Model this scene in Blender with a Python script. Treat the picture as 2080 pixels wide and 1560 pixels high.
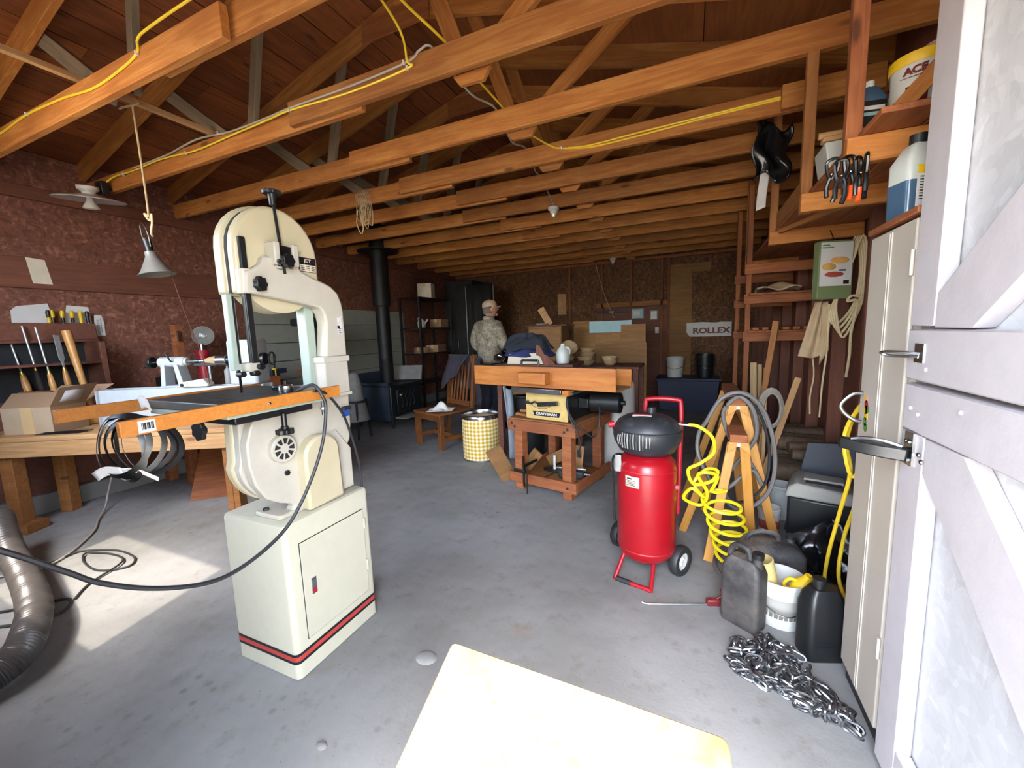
import bpy, math, random
from mathutils import Vector, Matrix, Euler
random.seed(7)
for o in list(bpy.data.objects): bpy.data.objects.remove(o)
SC = bpy.context.scene; COL = SC.collection
PI = math.pi
# ---------------------------------------------------------------- camera
YAW, PITCH, ROLL = math.radians(-24.0), math.radians(-7.25), math.radians(-2.0)
fw = Vector((math.sin(YAW)*math.cos(PITCH), math.cos(YAW)*math.cos(PITCH), math.sin(PITCH)))
rt = Vector((math.cos(YAW), -math.sin(YAW), 0)); up = rt.cross(fw)
rt, up = rt*math.cos(ROLL)+up*math.sin(ROLL), up*math.cos(ROLL)-rt*math.sin(ROLL)
cd = bpy.data.cameras.new('camera'); cam = bpy.data.objects.new('camera', cd); COL.objects.link(cam)
cd.sensor_fit = 'HORIZONTAL'; cd.sensor_width = 36; cd.lens = 820/2080*36; cd.clip_start = .02; cd.clip_end = 200
m = Matrix((rt, up, -fw)).transposed().to_4x4(); m.translation = (0, 0, 1.38); cam.matrix_world = m
SC.camera = cam
# ---------------------------------------------------------------- sky, sun, exposure
w = bpy.data.worlds.new('sky'); SC.world = w; w.use_nodes = True
nt = w.node_tree; nt.nodes.clear()
sky = nt.nodes.new('ShaderNodeTexSky'); sky.sky_type = 'NISHITA'; sky.sun_disc = False
SUN_EL, SUN_AZ = math.radians(58.8), Vector((-.2, 1, 0)).normalized()      # horizontal travel direction of the light
sky.sun_elevation = SUN_EL; sky.sun_rotation = math.atan2(-SUN_AZ.x, -SUN_AZ.y); sky.air_density = 1.0; sky.dust_density = 1.5
bg = nt.nodes.new('ShaderNodeBackground'); bg.inputs[1].default_value = 1.25
hs = nt.nodes.new('ShaderNodeHueSaturation'); hs.inputs['Saturation'].default_value = .62; nt.links.new(sky.outputs[0], hs.inputs['Color'])
wo = nt.nodes.new('ShaderNodeOutputWorld'); nt.links.new(hs.outputs[0], bg.inputs[0]); nt.links.new(bg.outputs[0], wo.inputs[0])
sd = bpy.data.lights.new('sun', 'SUN'); sd.energy = 1.45; sd.angle = math.radians(.6); sd.color = (1, .88, .70)
sun = bpy.data.objects.new('sun', sd); COL.objects.link(sun)
ld = Vector((SUN_AZ.x*math.cos(SUN_EL), SUN_AZ.y*math.cos(SUN_EL), -math.sin(SUN_EL)))
sun.rotation_euler = ld.to_track_quat('-Z', 'Y').to_euler(); sun.location = (2, -8, 9)
VS = SC.view_settings; VS.view_transform = 'Standard'; VS.look = 'None'; VS.gamma = 1; VS.use_curve_mapping = False; VS.exposure = 1.95
# ---------------------------------------------------------------- materials
def lin(h):
    h = h.lstrip('#'); c = [int(h[i:i+2], 16)/255 for i in (0, 2, 4)]
    return tuple(v/12.92 if v <= .04045 else ((v+.055)/1.055)**2.4 for v in c)
def sh(c, k): return tuple(min(1, v*k) for v in c)
MATS = {}
class NB:
    def __init__(s, name):
        s.m = bpy.data.materials.new(name); s.m.use_nodes = True; s.t = s.m.node_tree; s.t.nodes.clear()
        s.b = s.n('ShaderNodeBsdfPrincipled'); o = s.n('ShaderNodeOutputMaterial'); s.l(s.b.outputs[0], o.inputs[0])
        s.tc = s.n('ShaderNodeTexCoord'); s.co = s.tc.outputs['Object']; MATS[name] = s.m
    def n(s, t, **k):
        x = s.t.nodes.new(t)
        for a, v in k.items(): setattr(x, a, v)
        return x
    def l(s, a, b): s.t.links.new(a, b)
    def mapping(s, sc, co=None, rnd=False):
        mp = s.n('ShaderNodeMapping'); mp.inputs['Scale'].default_value = sc
        co = co or s.co
        if rnd:
            oi = s.n('ShaderNodeObjectInfo'); va = s.n('ShaderNodeVectorMath', operation='ADD'); mu = s.n('ShaderNodeMath', operation='MULTIPLY')
            s.l(oi.outputs['Random'], mu.inputs[0]); mu.inputs[1].default_value = 37
            s.l(co, va.inputs[0]); s.l(mu.outputs[0], va.inputs[1]); co = va.outputs[0]; s.oi = oi
        s.l(co, mp.inputs[0]); return mp.outputs[0]
    def noise(s, co, scale, detail=4, rough=.6, dist=0):
        x = s.n('ShaderNodeTexNoise'); x.inputs['Scale'].default_value = scale; x.inputs['Detail'].default_value = detail
        x.inputs['Roughness'].default_value = rough; x.inputs['Distortion'].default_value = dist; s.l(co, x.inputs['Vector']); return x.outputs['Fac']
    def voro(s, co, scale, out='Color', feature='F1'):
        x = s.n('ShaderNodeTexVoronoi', feature=feature); x.inputs['Scale'].default_value = scale; s.l(co, x.inputs['Vector']); return x.outputs[out]
    def ramp(s, fac, stops, interp='LINEAR'):
        r = s.n('ShaderNodeValToRGB'); e = r.color_ramp; e.interpolation = interp
        while len(e.elements) < len(stops): e.elements.new(.5)
        for q, (p, c) in zip(e.elements, stops): q.position = p; q.color = (*c, 1) if len(c) == 3 else c
        s.l(fac, r.inputs[0]); return r.outputs[0]
    def mix(s, fac, a, b, mode='MIX'):
        x = s.n('ShaderNodeMix', data_type='RGBA', blend_type=mode)
        for v, i in ((fac, 0), (a, 6), (b, 7)):
            if isinstance(v, (int, float)): x.inputs[i].default_value = v
            elif isinstance(v, tuple): x.inputs[i].default_value = (*v, 1)
            else: s.l(v, x.inputs[i])
        return x.outputs[2]
    def math(s, op, a, b=None):
        x = s.n('ShaderNodeMath', operation=op)
        for v, i in ((a, 0), (b, 1)):
            if v is None: continue
            if isinstance(v, (int, float)): x.inputs[i].default_value = v
            else: s.l(v, x.inputs[i])
        return x.outputs[0]
    def bump(s, h, st=.3, d=.01):
        b = s.n('ShaderNodeBump'); b.inputs['Strength'].default_value = st; b.inputs['Distance'].default_value = d
        s.l(h, b.inputs['Height']); s.l(b.outputs[0], s.b.inputs['Normal'])
    def fin(s, col, rough=.6, metal=0, **k):
        if isinstance(col, tuple): s.b.inputs['Base Color'].default_value = (*col, 1)
        else: s.l(col, s.b.inputs['Base Color'])
        if isinstance(rough, (int, float)): s.b.inputs['Roughness'].default_value = rough
        else: s.l(rough, s.b.inputs['Roughness'])
        s.b.inputs['Metallic'].default_value = metal
        for a, v in k.items(): s.b.inputs[a.replace('_', ' ')].default_value = v
        return s.m
def plain(name, hexc, rough=.5, metal=0, var=.12, scale=9, bump=0, dust=None, **k):
    c = lin(hexc); b = NB(name); co = b.mapping((1, 1, 1), rnd=True)
    f = b.noise(co, scale, 5); col = b.ramp(f, [(.3, sh(c, 1-var)), (.7, sh(c, 1+var))])
    if dust:
        g = b.noise(co, 3.5, 6, .7); fac = b.ramp(g, [(dust[1], (0, 0, 0)), (dust[1]+.22, (1, 1, 1))])
        geo = b.n('ShaderNodeNewGeometry'); sx = b.n('ShaderNodeSeparateXYZ'); b.l(geo.outputs['Normal'], sx.inputs[0])
        upw = b.ramp(sx.outputs['Z'], [(.2, (.25,)*3), (.9, (1, 1, 1))])
        col = b.mix(b.math('MULTIPLY', fac, upw), col, lin(dust[0]))
    if bump: b.bump(b.noise(co, scale*4, 5), bump, .004)
    return b.fin(col, rough, metal, **k)
def wood(name, c1, c2, c3=None, rough=.72, fine=1.0, knots=True, tone=.35):
    a, c = lin(c1), lin(c2); d = lin(c3) if c3 else sh(a, .45)
    b = NB(name); co = b.mapping((1, 1, 1), rnd=True)
    g = b.noise(b.mapping((1.3, 16*fine, 16*fine), co), 1.6, 6, .65, 1.2)
    col = b.ramp(g, [(.28, sh(a, .78)), (.45, a), (.62, c), (.8, sh(a, .9))])
    col = b.mix(b.ramp(b.noise(co, 1.7, 3), [(.4, (0, 0, 0)), (.75, (.55,)*3)]), col, sh(d, 1.6))
    if knots:
        k = b.voro(b.mapping((1.6, 5, 5), co), 1.3, 'Distance'); col = b.mix(b.ramp(k, [(.06, (.85,)*3), (.13, (0, 0, 0))]), col, d)
    t = b.ramp(b.oi.outputs['Random'], [(0, (1-tone,)*3), (1, (1,)*3)]); col = b.mix(1.0, col, t, 'MULTIPLY')
    b.bump(g, .25, .003); return b.fin(col, rough)
def osb(name, cols, scale=58, bump=.25, rough=.75):
    b = NB(name); co = b.co
    w1 = b.n('ShaderNodeTexNoise'); w1.inputs['Scale'].default_value = 7; b.l(co, w1.inputs['Vector'])
    va = b.n('ShaderNodeVectorMath', operation='MULTIPLY_ADD'); b.l(w1.outputs['Color'], va.inputs[0]); va.inputs[1].default_value = (.14,)*3; b.l(co, va.inputs[2])
    c1 = va.outputs[0]
    v = b.n('ShaderNodeTexVoronoi'); v.inputs['Scale'].default_value = scale; b.l(b.mapping((1, .45, .9), c1), v.inputs['Vector'])
    v2 = b.n('ShaderNodeTexVoronoi'); v2.inputs['Scale'].default_value = scale*.8; b.l(b.mapping((.8, 1, .4), c1), v2.inputs['Vector'])
    sx = b.n('ShaderNodeSeparateColor'); b.l(v.outputs['Color'], sx.inputs[0]); sy = b.n('ShaderNodeSeparateColor'); b.l(v2.outputs['Color'], sy.inputs[0])
    fac = b.math('MULTIPLY', b.math('ADD', sx.outputs[0], sy.outputs[1]), .5)
    cs = [lin(h) for h in cols]
    col = b.ramp(fac, [(.12, cs[0]), (.4, cs[1]), (.68, cs[2]), (.93, cs[3])])
    col = b.mix(b.ramp(b.noise(co, 1.3, 4), [(.35, (0, 0, 0)), (.7, (.4,)*3)]), col, cs[0])
    b.bump(fac, bump, .006); return b.fin(col, rough)
def emis(name, hexc, st):
    b = NB(name); b.b.inputs['Emission Color'].default_value = (*lin(hexc), 1); b.b.inputs['Emission Strength'].default_value = st; return b.fin(lin(hexc))
# timber
wood('truss_wood', '#b5702f', '#c98a45', '#6b3a18')
wood('grey_wood', '#8a7a62', '#9c8a70', '#5c4a38', tone=.3)
wood('deck_wood', '#8a4a22', '#a05c2c', '#4a2410', tone=.4)
wood('ply_roof', '#96552a', '#a86433', '#5c3115', knots=False, tone=.3)
wood('pine', '#b98f60', '#c9a473', '#7a4c26', tone=.15)
wood('pine_dark', '#96602f', '#a56d3a', '#4c2c14', tone=.3)
wood('brown_board', '#6e4030', '#7d4c38', '#3a2018', knots=False, tone=.25)
wood('stand_wood', '#93522c', '#a8663a', '#4c2614', tone=.2)
wood('fence_wood', '#a9662a', '#bb7836', '#6a3814', knots=False, tone=.1, rough=.5, fine=.7)
wood('rail_wood', '#b5712c', '#c17d35', '#8a5320', knots=False, tone=.1, rough=.45, fine=2)
wood('chair_wood', '#7a4a26', '#8b562e', '#3c2010', knots=False, tone=.2, rough=.4)
wood('handle_wood', '#cf9550', '#dba765', '#8c5a28', knots=False, tone=.2, rough=.4)
wood('horse_wood', '#c08436', '#cb9244', '#80561f', knots=False, tone=.12, rough=.5)
wood('ply_panel', '#93683a', '#a37745', '#5c3d20', knots=False, tone=.3)
wood('bowl_wood', '#c2a47a', '#d0b48c', '#8a6c48', knots=False, tone=.3)
wood('bark_log', '#5e4a38', '#77604a', '#33261b', tone=.4)
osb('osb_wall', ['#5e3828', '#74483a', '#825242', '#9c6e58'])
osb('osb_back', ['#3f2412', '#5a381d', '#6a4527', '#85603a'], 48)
osb('osb_paint', ['#b4b4b6', '#bcbcbe', '#c3c3c5', '#cfcfd2'], 45, .55, .5)
plain('paint_grey', '#b8b3b6', .45, var=.05, scale=14, bump=.12)
plain('metal_cream', '#bfbba6', .35, var=.03, scale=20)
plain('saw_cream', '#bfb596', .35, var=.03, scale=14, dust=('#cbb894', .55))
plain('saw_cast', '#b8b2a4', .5, var=.05, scale=18, bump=.1, dust=('#b79d78', .58))
plain('saw_mint', '#9fac9f', .4, var=.05, scale=18)
plain('lathe_white', '#b4bcbe', .4, var=.05, scale=26, dust=('#b7a98c', .6))
plain('cabinet_beige', '#b5ada1', .4, var=.04, scale=6)
plain('siding_grey', '#8f8f84', .5, var=.06)
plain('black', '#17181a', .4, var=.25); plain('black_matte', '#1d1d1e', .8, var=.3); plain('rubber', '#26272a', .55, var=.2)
plain('dusty_black', '#2b2a2b', .6, var=.2, dust=('#8a8178', .42))
plain('plastic_bag', '#121315', .22, var=.3, scale=5)
plain('steel', '#b9bcbe', .25, 1, var=.1); plain('dark_steel', '#4c4d4e', .4, 1, var=.2); plain('cast_table', '#5b5f5c', .42, .7, var=.2, scale=7)
plain('chain_steel', '#8f9194', .38, 1, var=.2)
plain('white', '#c9c7c1', .5, var=.05); plain('white_plastic', '#c6c6c0', .4, var=.06); plain('paper', '#cbc9c8', .8, var=.03)
plain('paper_old', '#cfc4b0', .85, var=.1); plain('red_paint', '#940e1a', .28, var=.12, dust=('#b59a88', .6)); plain('red', '#9c1322', .4, var=.1)
plain('red_stripe', '#b03a34', .5, var=.05); plain('yellow_cord', '#e6c531', .45, var=.05); plain('yellow_hose', '#e9d422', .35, var=.05)
plain('yellow', '#d9b21c', .45, var=.08); plain('orange', '#e2501c', .45, var=.08); plain('grey_cord', '#a79f92', .6, var=.08)
plain('grey_hose', '#6b6866', .5, var=.1); plain('vac_hose', '#484442', .35, var=.15); plain('rope', '#b59d78', .9, var=.15, scale=60, bump=.4)
plain('rope_pale', '#c9b690', .9, var=.12, scale=60, bump=.4); plain('cardboard', '#96785c', .85, var=.05, scale=5); plain('cardboard_pale', '#b09a7e', .85, var=.05)
plain('tape_tan', '#c7a878', .5, var=.05); plain('grey_cloth', '#8a939c', .95, var=.1, scale=12); plain('dark_cloth', '#33303a', .95, var=.2, scale=12)
plain('blue_cloth', '#27305c', .95, var=.2, scale=10); plain('navy_cloth', '#252a35', .95, var=.35, scale=5); plain('brown_cloth', '#7a4e40', .95, var=.15)
plain('canvas_cloth', '#b59c7c', .95, var=.1, scale=12); plain('white_cloth', '#d8d5cc', .95, var=.1, scale=14); plain('grey_leather', '#7b7974', .8, var=.2)
plain('stove_black', '#25282c', .5, .3, var=.25); plain('pipe_black', '#1c1c1e', .55, .4, var=.3); plain('stove_blue', '#2c3642', .6, .1, var=.2)
plain('brass', '#c9a552', .3, 1, var=.1); plain('gold_panel', '#dcbf7c', .3, .35, var=.08, scale=12); plain('dark_brown', '#241a17', .8, var=.2)
plain('green_box', '#6d7a52', .6, var=.06); plain('blue_plastic', '#3a4a66', .3, var=.1); plain('blue_fluid', '#3f5870', .25, var=.1); plain('translucent', '#b9bdb8', .35, var=.05)
plain('navy', '#1c2233', .6, var=.2); plain('blue_bin', '#222a44', .6, var=.15); plain('tarp_blue', '#282e3a', .6, var=.15); plain('light_blue', '#93b3bb', .6, var=.06)
plain('teal', '#3f9c93', .6, var=.08); plain('skin', '#b98a72', .6, var=.06); plain('cap_tan', '#b7a188', .9, var=.15); plain('hair_grey', '#6d6259', .9, var=.2)
plain('straw', '#cdbb94', .9, var=.12); plain('chalk_blue', '#2450a8', .5, var=.1); plain('gravel', '#c9b9a0', .95, var=.1, scale=3, bump=.4)
plain('bright_steel', '#bcbfc0', .3, .45, var=.08); plain('cover_black', '#24262b', .45, var=.2, scale=5, dust=('#6f6a66', .56)); plain('lamp_metal', '#8d8982', .4, .3, var=.12); plain('lens_glass', '#d8d4c8', .08, .2, var=.03); plain('green', '#4c7a34', .7, var=.15); plain('bread', '#cf9f58', .8, var=.2); plain('meat_red', '#a3443a', .7, var=.2)
plain('gourd', '#c9b478', .5, var=.25, scale=6); plain('purple', '#4a3a78', .5); plain('pink_label', '#b8505e', .6); plain('dark_red', '#6a1a20', .5)
plain('cooler_grey', '#8f8c86', .6, var=.08); plain('foil', '#c5c5c0', .2, 1, var=.1); plain('concrete_step', '#7d7b77', .9, var=.1, scale=5, bump=.2)
def glass(name, hexc, rough=.05, tr=.9):
    b = NB(name); b.fin(lin(hexc), rough); b.b.inputs['Transmission Weight'].default_value = tr; b.b.inputs['IOR'].default_value = 1.3
glass('clear_glass', '#ffffff'); glass('milky', '#dfe3e2', .3, .35)
# concrete floor
b = NB('concrete'); n1 = b.noise(b.co, 1.1, 7, .62); n2 = b.noise(b.co, 9, 6, .7); n3 = b.noise(b.co, 60, 3)
col = b.ramp(n1, [(.3, lin('#70706e')), (.5, lin('#878786')), (.7, lin('#999a9a'))])
col = b.mix(b.ramp(n2, [(.55, (0, 0, 0)), (.72, (.5,)*3)]), col, lin('#6b6258'))
vd = b.voro(b.co, 11, 'Distance'); col = b.mix(b.math('MULTIPLY', b.ramp(vd, [(.1, (.55,)*3), (.2, (0, 0, 0))]), b.ramp(b.noise(b.co, .9, 3), [(.5, (0, 0, 0)), (.62, (1, 1, 1))])), col, lin('#5d564c'))
col = b.mix(b.ramp(b.noise(b.co, 2.3, 5), [(.62, (0, 0, 0)), (.78, (.5,)*3)]), col, lin('#8a6a4c'))
vs = b.voro(b.co, 26, 'Distance'); col = b.mix(b.ramp(vs, [(.035, (.8,)*3), (.06, (0, 0, 0))]), col, lin('#3d3833'))
b.bump(b.math('ADD', n2, b.math('MULTIPLY', n3, .5)), .35, .004); b.fin(col, b.ramp(n2, [(.3, (.55,)*3), (.7, (.85,)*3)]))
# stained white work surface
b = NB('stained_top'); f = b.noise(b.co, 5, 6, .65); col = b.ramp(f, [(.35, lin('#83714e')), (.5, lin('#968970')), (.65, lin('#a39b8b'))])
v = b.n('ShaderNodeTexVoronoi'); v.inputs['Scale'].default_value = 22; b.l(b.co, v.inputs['Vector'])
rg = b.ramp(v.outputs['Distance'], [(.12, (.25,)*3), (.2, (.75,)*3), (.24, (0, 0, 0))]); msk = b.ramp(b.noise(b.co, 4, 4), [(.47, (0, 0, 0)), (.58, (.8,)*3)])
col = b.mix(b.math('MULTIPLY', rg, msk), col, lin('#6b4d20')); col = b.mix(b.ramp(b.noise(b.co, 11, 5), [(.64, (0, 0, 0)), (.72, (.6,)*3)]), col, lin('#7c4a20'))
b.fin(col, .6)
# gingham paper wrap
b = NB('gingham'); s3 = b.n('ShaderNodeSeparateXYZ'); b.l(b.co, s3.inputs[0]); an = b.math('ARCTAN2', s3.outputs[1], s3.outputs[0])
A = b.math('GREATER_THAN', b.math('SINE', b.math('MULTIPLY', an, 30)), 0); Z = b.math('GREATER_THAN', b.math('SINE', b.math('MULTIPLY', s3.outputs[2], 2*PI*24)), 0)
b.fin(b.ramp(b.math('MULTIPLY', b.math('ADD', A, Z), .5), [(.2, lin('#ece0d2')), (.5, lin('#dcc06a')), (.95, lin('#b8931e'))], 'CONSTANT'), .6)
# camouflage
b = NB('camo'); f = b.noise(b.co, 8, 4, .6, .6); col = b.ramp(f, [(.0, lin('#4c463d')), (.42, lin('#857b6b')), (.52, lin('#a89c8a')), (.62, lin('#6a604f'))], 'CONSTANT')
col = b.mix(.5, col, b.ramp(b.noise(b.co, 45, 4), [(.35, lin('#5c5346')), (.65, lin('#b3a996'))])); b.fin(col, .95)
# ---------------------------------------------------------------- mesh helpers
def smooth_path(pts, k=6, closed=False):
    P = [Vector(p) for p in pts]; n = len(P); out = []
    for i in range(n if closed else n-1):
        if closed: a, b_, c, d = P[(i-1) % n], P[i], P[(i+1) % n], P[(i+2) % n]
        else: a, b_, c, d = P[max(i-1, 0)], P[i], P[i+1], P[min(i+2, n-1)]
        for j in range(k):
            t = j/k; out.append(.5*((2*b_)+(c-a)*t+(2*a-5*b_+4*c-d)*t*t+(3*b_-a-3*c+d)*t**3))
    if not closed: out.append(P[-1])
    return out
class B:
    def __init__(s): s.v = []; s.f = []
    def add(s, vs, fs, M=None):
        o = len(s.v); s.v += [tuple(M @ Vector(v)) if M else tuple(v) for v in vs]; s.f += [tuple(i+o for i in f) for f in fs]; return s
    def box(s, x0, x1, y0, y1, z0, z1, M=None):
        return s.add([(x, y, z) for x in (x0, x1) for y in (y0, y1) for z in (z0, z1)], [(0, 1, 3, 2), (4, 6, 7, 5), (0, 4, 5, 1), (2, 3, 7, 6), (0, 2, 6, 4), (1, 5, 7, 3)], M)
    def cbox(s, c, d, rot=(0, 0, 0)):
        M = Matrix.Translation(c) @ Euler(rot).to_matrix().to_4x4(); x, y, z = (k/2 for k in d); return s.box(-x, x, -y, y, -z, z, M)
    def prism(s, pts, ax, a, b_, M=None):
        n = len(pts); f = {'x': lambda p, q: (q, p[0], p[1]), 'y': lambda p, q: (p[0], q, p[1]), 'z': lambda p, q: (p[0], p[1], q)}[ax]
        vs = [f(p, a) for p in pts]+[f(p, b_) for p in pts]
        return s.add(vs, [tuple(range(n))[::-1], tuple(range(n, 2*n))]+[(i, (i+1) % n, n+(i+1) % n, n+i) for i in range(n)], M)
    def cyl(s, p0, p1, r0, r1=None, n=16, caps=True):
        r1 = r0 if r1 is None else r1; p0, p1 = Vector(p0), Vector(p1); d = (p1-p0); q = d.to_track_quat('Z', 'Y').to_matrix()
        vs = []
        for p, r in ((p0, r0), (p1, r1)): vs += [p+q @ Vector((r*math.cos(2*PI*i/n), r*math.sin(2*PI*i/n), 0)) for i in range(n)]
        fs = [(i, (i+1) % n, n+(i+1) % n, n+i) for i in range(n)]
        if caps: fs += [tuple(range(n))[::-1], tuple(range(n, 2*n))]
        return s.add(vs, fs)
    def lathe(s, prof, M=None, n=24, a0=0, a1=2*PI, cap=False):
        full = abs(a1-a0-2*PI) < 1e-6; k = n if full else n+1; vs = []; fs = []
        for r, z in prof: vs += [(r*math.cos(a0+(a1-a0)*i/n), r*math.sin(a0+(a1-a0)*i/n), z) for i in range(k)]
        for j in range(len(prof)-1):
            for i in range(n): fs.append((j*k+i, j*k+(i+1) % k, (j+1)*k+(i+1) % k, (j+1)*k+i))
        if cap: fs += [tuple(range(k))[::-1], tuple(range((len(prof)-1)*k, len(prof)*k))]
        return s.add(vs, fs, M)
    def tube(s, pts, r, n=8, closed=False, k=0, flat=None):
        P = smooth_path(pts, k, closed) if k else [Vector(p) for p in pts]; N = len(P); vs = []; fs = []
        ref = Vector((0, 0, 1)); prev = None
        for i, p in enumerate(P):
            t = (P[(i+1) % N]-P[i-1]) if closed else (P[min(i+1, N-1)]-P[max(i-1, 0)])
            t = t.normalized() if t.length > 1e-9 else Vector((1, 0, 0))
            if prev is None: u = t.cross(ref); u = u.normalized() if u.length > 1e-3 else t.cross(Vector((1, 0, 0))).normalized()
            else: u = (prev-t*prev.dot(t)).normalized()
            prev = u; w_ = t.cross(u); rr = r(i/(N-1)) if callable(r) else r
            fl = flat or (1, 1)
            vs += [p+u*rr*fl[0]*math.cos(2*PI*j/n)+w_*rr*fl[1]*math.sin(2*PI*j/n) for j in range(n)]
        for i in range(N if closed else N-1):
            a, b_ = i*n, ((i+1) % N)*n
            fs += [(a+j, a+(j+1) % n, b_+(j+1) % n, b_+j) for j in range(n)]
        if not closed: fs += [tuple(range(n))[::-1], tuple(range((N-1)*n, N*n))]
        return s.add(vs, fs)
    def sph(s, c, r, nu=16, nv=10, M=None):
        r = (r, r, r) if isinstance(r, (int, float)) else r
        vs = [(c[0], c[1], c[2]-r[2])]
        for j in range(1, nv):
            a = PI*j/nv-PI/2; vs += [(c[0]+r[0]*math.cos(a)*math.cos(2*PI*i/nu), c[1]+r[1]*math.cos(a)*math.sin(2*PI*i/nu), c[2]+r[2]*math.sin(a)) for i in range(nu)]
        vs.append((c[0], c[1], c[2]+r[2])); fs = [(0, 1+(i+1) % nu, 1+i) for i in range(nu)]
        for j in range(nv-2): fs += [(1+j*nu+i, 1+j*nu+(i+1) % nu, 1+(j+1)*nu+(i+1) % nu, 1+(j+1)*nu+i) for i in range(nu)]
        L = len(vs)-1; fs += [(1+(nv-2)*nu+i, 1+(nv-2)*nu+(i+1) % nu, L) for i in range(nu)]
        return s.add(vs, fs, M)
    def grid(s, fn, nu, nv, M=None):
        vs = [fn(i/nu, j/nv) for j in range(nv+1) for i in range(nu+1)]
        return s.add(vs, [(j*(nu+1)+i, j*(nu+1)+i+1, (j+1)*(nu+1)+i+1, (j+1)*(nu+1)+i) for j in range(nv) for i in range(nu)], M)
    def build(s, name, mat, parent=None, bev=0, solid=0, ang=38, sub=0, seg=2):
        me = bpy.data.meshes.new(name); me.from_pydata(s.v, [], s.f); me.update()
        me.polygons.foreach_set('use_smooth', [True]*len(me.polygons)); me.set_sharp_from_angle(angle=math.radians(ang))
        me.materials.append(MATS[mat]); o = bpy.data.objects.new(name, me); COL.objects.link(o)
        if parent is not None: o.parent = parent
        if solid: q = o.modifiers.new('solid', 'SOLIDIFY'); q.thickness = solid; q.offset = 0
        if bev: q = o.modifiers.new('bevel', 'BEVEL'); q.width = bev; q.segments = seg; q.limit_method = 'ANGLE'; q.angle_limit = math.radians(35)
        if sub: q = o.modifiers.new('sub', 'SUBSURF'); q.levels = sub; q.render_levels = sub
        return o
def tag(o, label, cat, group=None):
    o['label'] = label; o['category'] = cat
    if group: o['group'] = group
    return o
def thing(name, label, cat, loc=(0, 0, 0), rz=0, group=None, rot=None):
    o = bpy.data.objects.new(name, None); o.empty_display_size = .05; COL.objects.link(o); o.location = loc; o.rotation_euler = rot or (0, 0, rz)
    return tag(o, label, cat, group)
def struct(o): o['kind'] = 'structure'; return o
def put(o, loc=(0, 0, 0), rot=(0, 0, 0)): o.location = loc; o.rotation_euler = rot; return o
def board(name, p0, p1, wd, th, mat, parent=None, upv=(0, 0, 1), bev=.003, ov=(0, 0)):
    """a straight stick from p0 to p1: wd along the up direction, th across"""
    p0, p1 = Vector(p0), Vector(p1); x = (p1-p0).normalized(); L = (p1-p0).length; z = Vector(upv); z = (z-x*z.dot(x)).normalized(); y = z.cross(x)
    o = B().box(-ov[0], L+ov[1], -th/2, th/2, -wd/2, wd/2).build(name, mat, parent, bev=bev)
    M_ = Matrix((x, y, z)).transposed().to_4x4(); M_.translation = p0; o.matrix_local = M_; return o
def text(name, body, size, mat, parent, loc, rot, ext=.0008, align='CENTER', bold=0, sx=1):
    c = bpy.data.curves.new(name, 'FONT'); c.body = body; c.size = size; c.extrude = ext; c.align_x = align; c.align_y = 'CENTER'; c.offset = bold
    t = bpy.data.objects.new(name, c); COL.objects.link(t); dg = bpy.context.evaluated_depsgraph_get(); dg.update()
    me = bpy.data.meshes.new_from_object(t.evaluated_get(dg)); bpy.data.objects.remove(t); bpy.data.curves.remove(c)
    me.materials.clear(); me.materials.append(MATS[mat]); o = bpy.data.objects.new(name, me); COL.objects.link(o)
    if parent is not None: o.parent = parent
    o.location = loc; o.rotation_euler = rot; o.scale = (sx, 1, 1); return o
def dup(o, parent=None, loc=None, rot=None, scale=None, **props):
    c = o.copy(); COL.objects.link(c)
    if parent is not None: c.parent = parent
    for ch in o.children: dup(ch, c)
    if loc is not None: c.location = loc
    if rot is not None: c.rotation_euler = rot
    if scale is not None: c.scale = scale
    for k, v in props.items(): c[k] = v
    return c
def rrect(w_, h_, r, n=4, cx=0, cy=0):
    out = []
    for sx, sy, a in ((1, 1, 0), (-1, 1, 90), (-1, -1, 180), (1, -1, 270)):
        for i in range(n+1):
            t = math.radians(a+90*i/n); out.append((cx+sx*(w_/2-r)+r*math.cos(t), cy+sy*(h_/2-r)+r*math.sin(t)))
    return out
# ================================================================ THE SETTING
XL, XR, YB, ZC = -5.05, 1.05, 8.3, 2.70
XM, SL = (XL+XR)/2, .263
def raf(x): return 2.93+SL*((x-XL) if x <= XM else (XR-x))           # rafter centre line height
struct(B().box(-30, 30, -40, -.22, -.12, -.02).build('ground', 'gravel'))
fl = struct(B().box(XL-.2, XR+.2, -.22, YB+.2, -.12, 0).build('floor', 'concrete'))
B().sph((0, 0, 0), (.05, .04, .01), 14, 6).build('plaster_blob', 'concrete', fl).location = (-1.02, 1.28, 0)
B().sph((0, 0, 0), (.022, .016, .01), 10, 6).build('plaster_blob', 'concrete_step', fl).location = (-1.13, .83, 0)
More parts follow.
